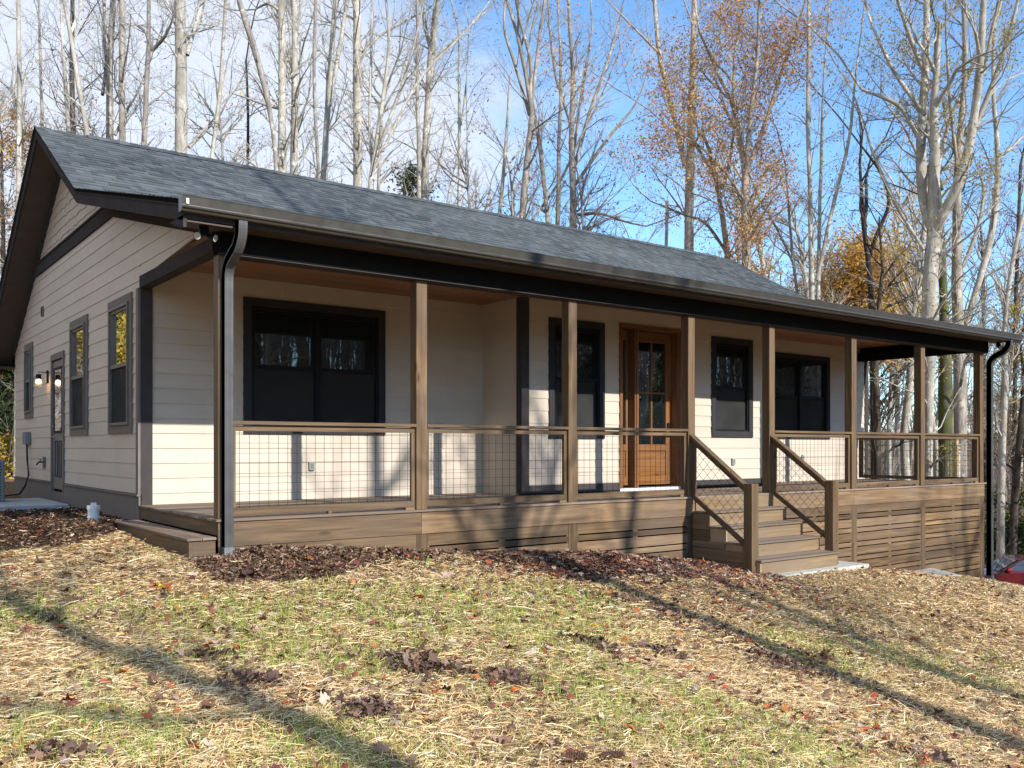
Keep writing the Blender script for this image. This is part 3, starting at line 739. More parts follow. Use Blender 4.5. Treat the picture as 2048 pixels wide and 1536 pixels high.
# slatted skirt: wide and narrow boards by turns
bays = [(-.14, 2.113), (2.253, 4.37), (4.51, 6.615), (6.755, 8.458), (8.598, 10.69), (10.83, 12.92), (13.06, 15.16)]
for bi, (a, b) in enumerate(bays):
    mb = MB(); bt = MB(); sp = mb
    z = -.281; k = 0; zb = min(gz1(a, -.1), gz1(b, -.1))-.25
    while z > zb:
        h = (.133 if k % 2 == 0 else .070) if bi else (.235 if k < 1 else .133 if k % 2 else .070)
        if bi == 0 and k == 0: z = -.279
        mb.box(a+.004, b-.004, 0, .022, z-h, z); z -= h
        if bi == 0 and k == 0: gp = .003
        else: gp = .018
        for xm in ((a+b)/2-.045,): sp.box(xm, xm+.09, .004, .021, z-gp, z)
        sp.box(a+.002, a+.03, .004, .021, z-gp, z); sp.box(b-.03, b-.002, .004, .021, z-gp, z)
        z -= gp; k += 1
    bt.box(b, b+.14 if bi < 6 else b+.145, -.0005, .024, zb-.3, -.279)
    mb.build('skirt_panel', WX, house, bevel=.0015); bt.build('skirt_batten', WZ, house)
mb = MB(); mb.box(-.1, 15.3, .12, .14, -2.3, -.28); mb.box(15.28, 15.302, .05, YA, -2.3, -.2); mb.build('skirt_dark_sheet', paint('crawl_space_dark', (.012, .01, .008), .95), house)  # near-black sheets behind the slats stand in for the unlit space below
mb = MB(); z = -.281
while z > -2.2:
    for h in (.142, .083): mb.box(15.303, 15.325, .0, YA, z-h, z); z -= h+.012
mb.build('side_skirt_board', WY, house)

# posts
mb = MB(); mb.box(-.14, 0, 0, .14, .001, 2.588)
post0 = mb.build('post', WZ, house, bevel=.004)
for xr in PXR[1:]:
    o = post0.copy(); COL.objects.link(o); o.location = (xr, 0, 0)
# railing bays
def railing(x0, x1):
    mb = MB(); mb.box(x0+.002, x1-.002, -.004, .136, .931, .967)
    r = mb.build('railing', WX, house, bevel=.003)
    mb = MB(); mb.box(x0+.002, x1-.002, .035, .075, .867, .921); mb.build('top_rail', WX, r, bevel=.002)
    mb = MB(); mb.box(x0+.002, x1-.002, .030, .072, .030, .10); mb.build('bottom_rail', WX, r, bevel=.002)
    for a in (x0+.002, x1-.047):
        mb = MB(); mb.box(a, a+.045, .036, .074, .101, .866); mb.build('stile', WZ, r, bevel=.002)
    mb = MB(); c = (x0+x1)/2; mb.box(c-.02, c+.02, .01, .06, .001, .030); mb.box(x1-.12, x1-.003, .036, .09, .002, .029); mb.build('support_block', WX, r)
    mb = MB(); x = x0+.065+random.Random(int(x0*100)).uniform(0, .03)
    while x < x1-.05: mb.tube([(x, .0535, .10), (x, .0535, .867)], .0024, 4, False); x += .102
    z = .135
    while z < .86: mb.tube([(x0+.04, .058, z), (x1-.04, .058, z)], .0024, 4, False); z += .102
    mb.build('wire_mesh', WIRE, r)
for i, (a, b) in enumerate([(0, 2.113), (2.253, 4.37), (4.51, 6.615), (8.598, 10.69), (10.83, 12.92), (13.06, 15.16)]): railing(a, b)
# end railing on the right side
mb = MB(); mb.box(15.16, 15.3, .142, 2.70, .931, .967); er = mb.build('railing', WY, house)
mb = MB(); mb.box(15.21, 15.25, .142, 2.70, .867, .921); mb.build('top_rail', WY, er)
mb = MB(); mb.box(15.21, 15.25, .142, 2.70, .03, .10); mb.build('bottom_rail', WY, er)
mb = MB(); mb.box(15.21, 15.25, 2.60, 2.70, .101, .866); mb.build('stile', WZ, er); mb = MB(); mb.box(15.21, 15.25, .142, .19, .101, .866); mb.build('stile', WZ, er)
mb = MB(); y = .25
while y < 2.6: mb.tube([(15.23, y, .10), (15.23, y, .867)], .0024, 4, False); y += .102
z = .135
while z < .86: mb.tube([(15.234, .18, z), (15.234, 2.61, z)], .0024, 4, False); z += .102
mb.build('wire_mesh', WIRE, er)

# stairs
SX0, SX1 = 6.72, 8.44
stair = None
for sx in (SX0-.02, SX1-.02):
    mb = MB()
    for a in range(4): mb.box(sx, sx+.04, -.02-.29*(a+1)+.0, -.02-.29*a-.0005, -1.0, -.23-.2*a)
    if stair is None: stair = mb.build('staircase', SPX, house)
    else: mb.build('stringer', SPX, stair)
for k in range(4):
    zt = -.2*(k+1); yf = -.02-.29*(k+1)-.03
    mb = MB(); mb.box(SX0-.03, SX1+.03-.12*0, yf, yf+.14, zt-.028, zt); mb.box(SX0-.03, SX1+.03, yf+.145, yf+.312 if k else yf+.31, zt-.028, zt)
    mb.build('tread', DKX, stair, bevel=.003)
    mb = MB(); mb.box(SX0+.021, SX1+.019, yf+.028, yf+.046, zt-.198 if k < 3 else -1.0, zt-.029); mb.build('riser', SPX, stair)
mb = MB(); mb.box(SX0+.021, SX1+.019, -.034, -.0125, -.198, -.028); mb.build('riser', SPX, stair)
# a slatted panel closes the left side of the stairs
mb = MB()
for i, (z1_, z0_) in enumerate(((-.46, -.60), (-.615, -.70), (-.715, -.86), (-.872, -1.0))):
    mb.box(SX0-.05, SX0-.03, -.98+max(0, .0), -.03, z0_, z1_) if i > 1 else mb.box(SX0-.05, SX0-.03, -.60 if i else -.33, -.03, z0_, z1_)
mb.box(SX0-.05, SX0-.03, -.33, -.03, -.45, -.235)
mb.build('side_slats', WY, stair)
NB = []
for xr in (6.755, 8.598):
    mb = MB(); mb.box(xr-.14, xr, -1.115, -.975, -1.0, .218); nb = mb.build('newel_post', WZ, house, bevel=.004)
    xm = xr-.07
    sr = MB(); ya, za, yb, zb = -.002, .89, -.974, .195
    def bar(mb, ya, za, yb, zb, h, w):
        mb.hexa([(xm-w/2, ya, za-h), (xm+w/2, ya, za-h), (xm+w/2, yb, zb-h), (xm-w/2, yb, zb-h), (xm-w/2, ya, za), (xm+w/2, ya, za), (xm+w/2, yb, zb), (xm-w/2, yb, zb)])
    bar(sr, ya, za, yb, zb, .05, .105); srp = sr.build('stair_railing', WY, house)
    q = MB(); bar(q, ya, za-.052, yb, zb-.052, .06, .04); q.build('top_rail', WY, srp)
    q = MB(); bar(q, -.05, .03, yb, -.58, .075, .042); q.build('bottom_rail', WY, srp)
    q = MB(); q.box(xm-.02, xm+.02, -.075, -.03, -.02, .745); q.build('stile', WZ, srp); q = MB(); q.box(xm-.02, xm+.02, -.974, -.94, -.60, .10); q.build('stile', WZ, srp)
    q = MB(); sl = (zb-za)/(yb-ya)
    top = lambda y: za-.1+sl*(y-ya); bot = lambda y: .03+(-.58-.03)/(yb+.05)*(y+.05)
    for sg in (1, -1):
        c = -3.
        while c < 3.:
            ys = np.linspace(-.05, -.95, 120); zs = sg*ys*1.0+c
            ok = (zs < np.array([top(y) for y in ys])) & (zs > np.array([bot(y) for y in ys]))
            if ok.sum() > 2:
                yk = ys[ok]; q.tube([(xm+.003*sg, yk[0], sg*yk[0]+c), (xm+.003*sg, yk[-1], sg*yk[-1]+c)], .0024, 4, False)
            c += .144
    q.build('wire_mesh', WIRE, srp)

# fittings on the walls
def outlet(x, y, z):
    mb = MB(); mb.box(x-.04, x+.04, y-.045, y-.012, z-.06, z+.06); o = mb.build('outlet_cover', paint('outlet_grey', (.33, .33, .32), .4), house, bevel=.008)
    mb = MB(); mb.box(x-.022, x+.022, y-.05, y-.0455, z-.035, z+.035); mb.build('lid', GREYM, o, bevel=.002)
outlet(2.10, YA, .45); outlet(9.73, YB, .45); outlet(13.20, YA, .49)
# wall lamp
ly = 8.36; mb = MB(); mb.box(XW0-.035, XW0-.014, ly-.03, ly+.03, 1.80, 2.02); wl = mb.build('wall_lamp', BLACK, house)
mb = MB(); mb.tube([(XW0-.03, ly, 1.985), (-.30, ly, 1.985), (-.30, ly, 1.94)], .008, 8); mb.build('arm', BLACK, wl)
mb = MB(); mb.tube([(-.30, ly, 1.945), (-.30, ly, 1.875)], .042, 16); mb.tube([(-.30, ly, 1.874), (-.30, ly, 1.868)], .075, 20); mb.build('lamp_shade', BLACK, wl)
mb = MB()
bulbm = bpy.data.materials.new('bulb_glow'); bulbm.use_nodes = True
e_ = bulbm.node_tree.nodes['Principled BSDF']; e_.inputs['Emission Color'].default_value = (1, .62, .28, 1); e_.inputs['Emission Strength'].default_value = 14
bl = MB(); R_ = .036
for i in range(9):
    pass
bl.tube([(-.30, ly, 1.868-.036+math.cos(t)*-.036-.01) for t in np.linspace(0, PI, 9)], [max(.002, R_*math.sin(t)) for t in np.linspace(0, PI, 9)], 14); bl.build('bulb', bulbm, wl, smooth=True)
gl = Mat('lamp_glass', .05, .5); tr_ = gl.n('ShaderNodeBsdfTransparent'); x_ = gl.n('ShaderNodeMixShader'); x_.inputs[0].default_value = .12
gl.l(tr_.outputs[0], x_.inputs[1]); gl.l(gl.p.outputs[0], x_.inputs[2]); gl.l(x_.outputs[0], gl.t.nodes['Material Output'].inputs[0]); gl.p.inputs['Base Color'].default_value = (.8, .8, .8, 1)
mb = MB(); mb.tube([(-.30, ly, 1.868), (-.30, ly, 1.74)], .055, 18, False); mb.build('lamp_glass', gl.m, wl)
ld = bpy.data.lights.new('lamp_light', 'POINT'); ld.energy = 5; ld.color = (1, .6, .28); ld.shadow_soft_size = .035
lo = bpy.data.objects.new('lamp_light', ld); COL.objects.link(lo); lo.location = (-.30, ly, 1.815); lo.parent = wl
# meter box with its conduit, hose bib, small vent
mb = MB(); mb.box(XW0-.10, XW0-.015, 10.0, 10.32, .76, .99); mx_ = mb.build('disconnect_box', GREYM, house, bevel=.006)
mb = MB(); mb.tube([(-.2, 10.1, .76), (-.20, 10.05, .45), (-.2, 9.9, .2), (-.24, 10.0, .0), (-.30, 10.2, -.16), (-.5, 10.5, -.2), (-.9, 10.8, -.22), (-1.5, 11.0, -.2)], .017, 8); mb.build('conduit', BLACK, mx_)
mb = MB(); mb.box(XW0-.03, XW0-.014, 8.60, 8.76, .34, .54); hb = mb.build('hose_bib', TRIMS, house)
mb = MB(); mb.tube([(-.16, 8.68, .45), (-.24, 8.68, .45), (-.28, 8.68, .40)], .014, 8); mb.tube([(-.22, 8.68, .45), (-.22, 8.68, .50)], .008, 6); mb.tube([(-.22, 8.68, .50), (-.22, 8.68, .506)], .032, 12); mb.build('valve', BLACK, hb)
mb = MB(); mb.box(XW0-.03, XW0-.01, 8.77, 8.93, 3.0, 3.17); v_ = mb.build('wall_vent', TRIMS, house); mb = MB(); mb.box(XW0-.034, XW0-.031, 8.80, 8.90, 3.03, 3.14); mb.build('grille', BLACK, v_)
# twin floodlights under both ends of the eave
for fx in (-.33, 15.62):
    mb = MB(); mb.tube([(fx, -.14, 2.81), (fx, -.14, 2.745)], .045, 14); mb.box(fx-.03, fx+.03, -.17, -.11, 2.715, 2.745); fl = mb.build('floodlight', BLACK, house)
    for s_ in (-1, 1):
        mb = MB(); mb.tube([(fx+s_*.03, -.15, 2.725), (fx+s_*.075, -.20, 2.70), (fx+s_*.085, -.215, 2.695)], [.02, .036, .038], 14); mb.build('lamp_head', BLACK, fl)
        mb = MB(); mb.tube([(fx+s_*.085, -.2155, 2.6945), (fx+s_*.0865, -.2175, 2.6938)], .034, 14); mb.build('lens', paint('lens_grey', (.5, .48, .45), .2), fl)

# ------------------------------------------------------------------ small things near the house
ps = empty('porch_step', (-.3, 1.3, -.34), 'low wooden step box lying along the open left end of the porch', 'step')
mb = MB(); mb.box(-.455, -.315, -.055, 2.66, -.195, -.17); mb.box(-.310, -.178, -.055, 2.66, -.195, -.17); mb.build('tread', DKY, ps, bevel=.003)
mb = MB(); mb.box(-.435, -.405, -.03, 2.62, -.36, -.1955); mb.build('side_board', WY, ps)
mb = MB(); mb.box(-.404, -.18, -.03, -.005, -.345, -.1955); mb.build('end_board', WX, ps); mb = MB(); mb.box(-.404, -.18, 2.59, 2.62, -.345, -.1955); mb.build('end_board', WX, ps)
mb = MB(); mb.box(-.46, -.15, -.14, .02, -.42, -.352); mb.build('footing', CONC, ps)
cp = PX(195, 1042, 8.9)
# stand the clean-out where the ground meets that sight line
def on_ground(u, v, dmin=3., dmax=60.):
    ds = np.linspace(dmin, dmax, 1500); P = np.array([PX(u, v, d) for d in ds]); g = gz(P[:, 0], P[:, 1])
    k = np.argmax(P[:, 2] < g); return P[k] if (P[:, 2] < g).any() else None
c0 = on_ground(187, 1042); r_ = 24/F_PX*np.dot(c0[:2]-CAM[:2], (CA, SA))/2*1.0
co = empty('cleanout_pipe', (c0[0], c0[1], c0[2]), 'white plastic sewer cleanout pipe standing in the mulch beside the house', 'pipe')
mb = MB(); b_ = Vector(c0); mb.tube([b_-Vector((0, 0, .1)), b_+Vector((0, 0, r_*2.3))], r_*.92, 24); mb.build('pipe', WHITEP, co)
mb = MB(); mb.tube([b_+Vector((0, 0, r_*.55)), b_+Vector((0, 0, r_*.75))], r_*1.0, 24); mb.tube([b_+Vector((0, 0, r_*1.9)), b_+Vector((0, 0, r_*2.6))], r_*1.04, 24); mb.build('collar', WHITEP, co, bevel=.004)
mb = MB(); mb.tube([b_+Vector((0, 0, r_*2.6)), b_+Vector((0, 0, r_*3.05))], r_*.52, 4); mb.build('cap', WHITEP, co)
ac = empty('heat_pump', (-1.75, 12.2, -.2), 'grey outdoor heat pump unit behind the left corner of the house', 'heat pump')
q0 = PX(-56, 985, 14.6)
mb = MB(); ax, ay = q0[0], q0[1]; az = gz1(ax, ay)
ac.location = (ax, ay, az)
mb.box(ax-.45, ax+.40, ay-.45, ay+.35, az+.05, az+.78); mb.build('casing', GREYM, ac, bevel=.02)
mb = MB()
for k in range(14): mb.box(ax-.40, ax+.35, ay-.456, ay-.4505, az+.12+k*.045, az+.135+k*.045); mb.box(ax+.4005, ax+.406, ay-.40, ay+.3, az+.12+k*.045, az+.135+k*.045)
mb.build('grille', BLACK, ac)
mb = MB(); mb.box(ax-.5, ax+.45, ay-.5, ay+.4, az-.05, az+.049); mb.build('pad', CONCD, ac)

# ------------------------------------------------------------------ trees
class TG:
    """collects branch tubes as numpy arrays"""
    def __init__(s): s.V = []; s.F = []; s.n = 0
    def tube(s, P, R, k):
        n = len(P); T = np.gradient(P, axis=0); T /= np.linalg.norm(T, axis=1)[:, None]+1e-9
        up = np.array([0.31, .17, .2]) if abs(T[0, 2]) > .9 else np.array([0, 0, 1.])
        A = np.cross(T, up); A /= np.linalg.norm(A, axis=1)[:, None]+1e-9; B = np.cross(T, A)
        th = 2*PI*np.arange(k)/k
        ring = P[:, None]+R[:, None, None]*(A[:, None]*np.cos(th)[None, :, None]+B[:, None]*np.sin(th)[None, :, None])
        s.V.append(ring.reshape(-1, 3))
        i = np.arange(n-1)[:, None]*k; j = np.arange(k)[None]
        f = np.stack([i+j, i+(j+1) % k, i+k+(j+1) % k, i+k+j], -1).reshape(-1, 4)+s.n
        s.F.append(f); s.n += n*k
    def mesh(s, name):
        return np_mesh(name, np.concatenate(s.V), np.concatenate(s.F))
def polyline(p, d, L, n, rs, wig, up):
    P = [p]; d = d/np.linalg.norm(d); h = L/n
    for i in range(n):
        d = d+rs.normal(0, wig, 3)+np.array([0, 0, up]); d /= np.linalg.norm(d)
        P.append(P[-1]+d*h)
    return np.array(P)
def side_dir(t, ang, rs):
    a = np.cross(t, rs.normal(0, 1, 3)); a /= np.linalg.norm(a)+1e-9
    return t*math.cos(ang)+a*math.sin(ang)
def grow(tg, tips, p, d, L, r, lev, rs, o):
    """o: per-level (number of children, angle, length ratio), wiggle, upward pull"""
    n = max(3, int(5-lev)) if lev < 3 else 3
    P = polyline(p, d, L, n, rs, o['wig']*(1+.25*lev), o['up'])
    R = np.linspace(r, max(r*.28, .0025), n+1)
    tg.tube(P, R, 5 if r > .03 else (4 if r > .012 else 3))
    if lev >= o['max']:
        tips.append(P[-1]); tips.append(P[len(P)//2]); return
    nc, ang, lr = o['lv'][lev]
    nc = max(1, int(rs.poisson(nc))) if nc > 2 else nc
    for c in range(nc):
        t = .22+.78*(c+rs.rand()*.8)/nc; t = min(t, .99)
        i = min(int(t*n), n-1); f = t*n-i; q = P[i]*(1-f)+P[i+1]*f; tt = P[i+1]-P[i]; tt /= np.linalg.norm(tt)
        rr = (R[i]*(1-f)+R[i+1]*f)
        grow(tg, tips, q, side_dir(tt, ang*rs.uniform(.7, 1.3), rs), L*lr*(1.15-.6*t)*rs.uniform(.7, 1.2), rr*.62, lev+1, rs, o)
FOREST = dict(lv=[(5, .62, .55), (5, .65, .52), (4, .7, .55), (3, .7, .6)], wig=.13, up=.025, max=3)
def leaves_mesh(name, tips, rs, per, size, spread):
    T = np.repeat(np.array(tips), per, 0); n = len(T)
    if n == 0: T = np.zeros((1, 3)); n = 1
    C = T+rs.normal(0, spread, (n, 3)); a = rs.normal(0, 1, (n, 3)); a /= np.linalg.norm(a, axis=1)[:, None]
    b = np.cross(a, rs.normal(0, 1, (n, 3))); b /= np.linalg.norm(b, axis=1)[:, None]; c = np.cross(a, b)
    s = size*rs.uniform(.55, 1.2, (n, 1)); 
    Vv = np.stack([C-a*s, C-b*s*.42+c*s*.12, C+a*s, C+b*s*.42+c*s*.12], 1).reshape(-1, 3)
    return np_mesh(name, Vv, np.arange(4*n).reshape(-1, 4))
def stem(P, W, n=26, jit=0.):
    """smooth polyline through control points P with radii W"""
    P = np.array(P, float); W = np.array(W, float); s = np.r_[0, np.cumsum(np.linalg.norm(np.diff(P, axis=0), axis=1))]; t = np.linspace(0, s[-1], n)
    Q = np.stack([np.interp(t, s, P[:, k]) for k in range(3)], 1); R = np.interp(t, s, W)
    for _ in range(2): Q[1:-1] = .25*Q[:-2]+.5*Q[1:-1]+.25*Q[2:]
    return Q, R
def make_tree(name, stems, label, bmat, seed, group, nb=(26, .45), leaf=None, o=FOREST, bl=2.6, cat='tree', top=7.0, ang=.75, extra_top=True, per=2, lsize=.07, lspread=.18):
    """stems: list of (points, radii) in world space, the first is the trunk; boughs and twigs make the crown"""
    rs = np.random.RandomState(seed); base = stems[0][0][0]
    th = empty(name, tuple(base), label, cat, group)
    tg = TG(); cr = TG(); tips = []
    for si, (P, W) in enumerate(stems):
        Q, R = stem(P, W, 24 if si == 0 else 14)
        Q = Q+np.cumsum(rs.normal(0, .012, Q.shape), 0)*np.linspace(0, 1, len(Q))[:, None]*.6
        if si == 0: R = R*(1+.5*np.exp(-np.linspace(0, 14, len(R))))
        R = R*(1+rs.normal(0, .035, len(R)))
        tg.tube(Q, R, 12 if R[0] > .1 else 8)
        L = np.linalg.norm(Q[-1]-Q[0])
        if extra_top:     # carry the stem on above what the photo shows
            d = Q[-1]-Q[-3]; grow(cr, tips, Q[-1], d+np.array([0, 0, .3*np.linalg.norm(d)]), top*rs.uniform(.8, 1.1), R[-1]*.95, 0, rs, o)
        k = int(nb[0]*max(.3, L/14))
        for c in range(k):
            t = nb[1]+(1-nb[1])*rs.rand() if si == 0 else .1+.9*rs.rand()
            i = min(int(t*(len(Q)-1)), len(Q)-2); tt = Q[i+1]-Q[i]; tt /= np.linalg.norm(tt)
            grow(cr, tips, Q[i], side_dir(tt, ang*rs.uniform(.6, 1.35), rs), bl*rs.uniform(.35, 1.15), min(R[i]*.42, .05)*rs.uniform(.4, 1), 1, rs, o)
    finish(tg.mesh('trunk'), 'trunk', bmat, th, smooth=True)
    if cr.n: finish(cr.mesh('crown'), 'crown', bmat, th, smooth=True)
    if leaf is not None:
        tt = [t for t in tips if rs.rand() < leaf[1]]
        finish(leaves_mesh('foliage', tt, rs, per, lsize, lspread), 'foliage', leaf[0], th)
    return th
def clear(u, d):
    """never nearer than the far side of the house"""
    r = (u-CX)/F_PX; a = 21.6/(.797-.604*r) if r < 1.2 else 99; b = 19.9/(.604+.797*r) if r > -.7 else 99
    return max(d, min(a, b)+1.2+(int(u*7) % 10)*.35)
DCUR = [0]
def S(d, pts, dd=0.):
    """a stem read off the photo: pts = (u, v, width in photo pixels), at d metres"""
    d = DCUR[0] or d
    P = [PX(u, v, d+dd*i) for i, (u, v, w) in enumerate(pts)]
    W = [w/F_PX*(d+dd*i)/2 for i, (u, v, w) in enumerate(pts)]
    return P, W
def rooted(d, pts, dd=0.):
    d = DCUR[0] = clear(pts[0][0], d)
    P, W = S(d, pts, dd); x, y, z = P[0]; x2, y2, z2 = P[1]
    t = np.array([(x-x2)/(z2-z+1e-6), (y-y2)/(z2-z+1e-6)])*.25
    g = gz1(x, y)-.2; P.insert(0, np.array([x+t[0]*(z-g), y+t[1]*(z-g), g])); W.insert(0, W[0]*1.12)
    return P, W
TW = 'bare trees standing behind the house'
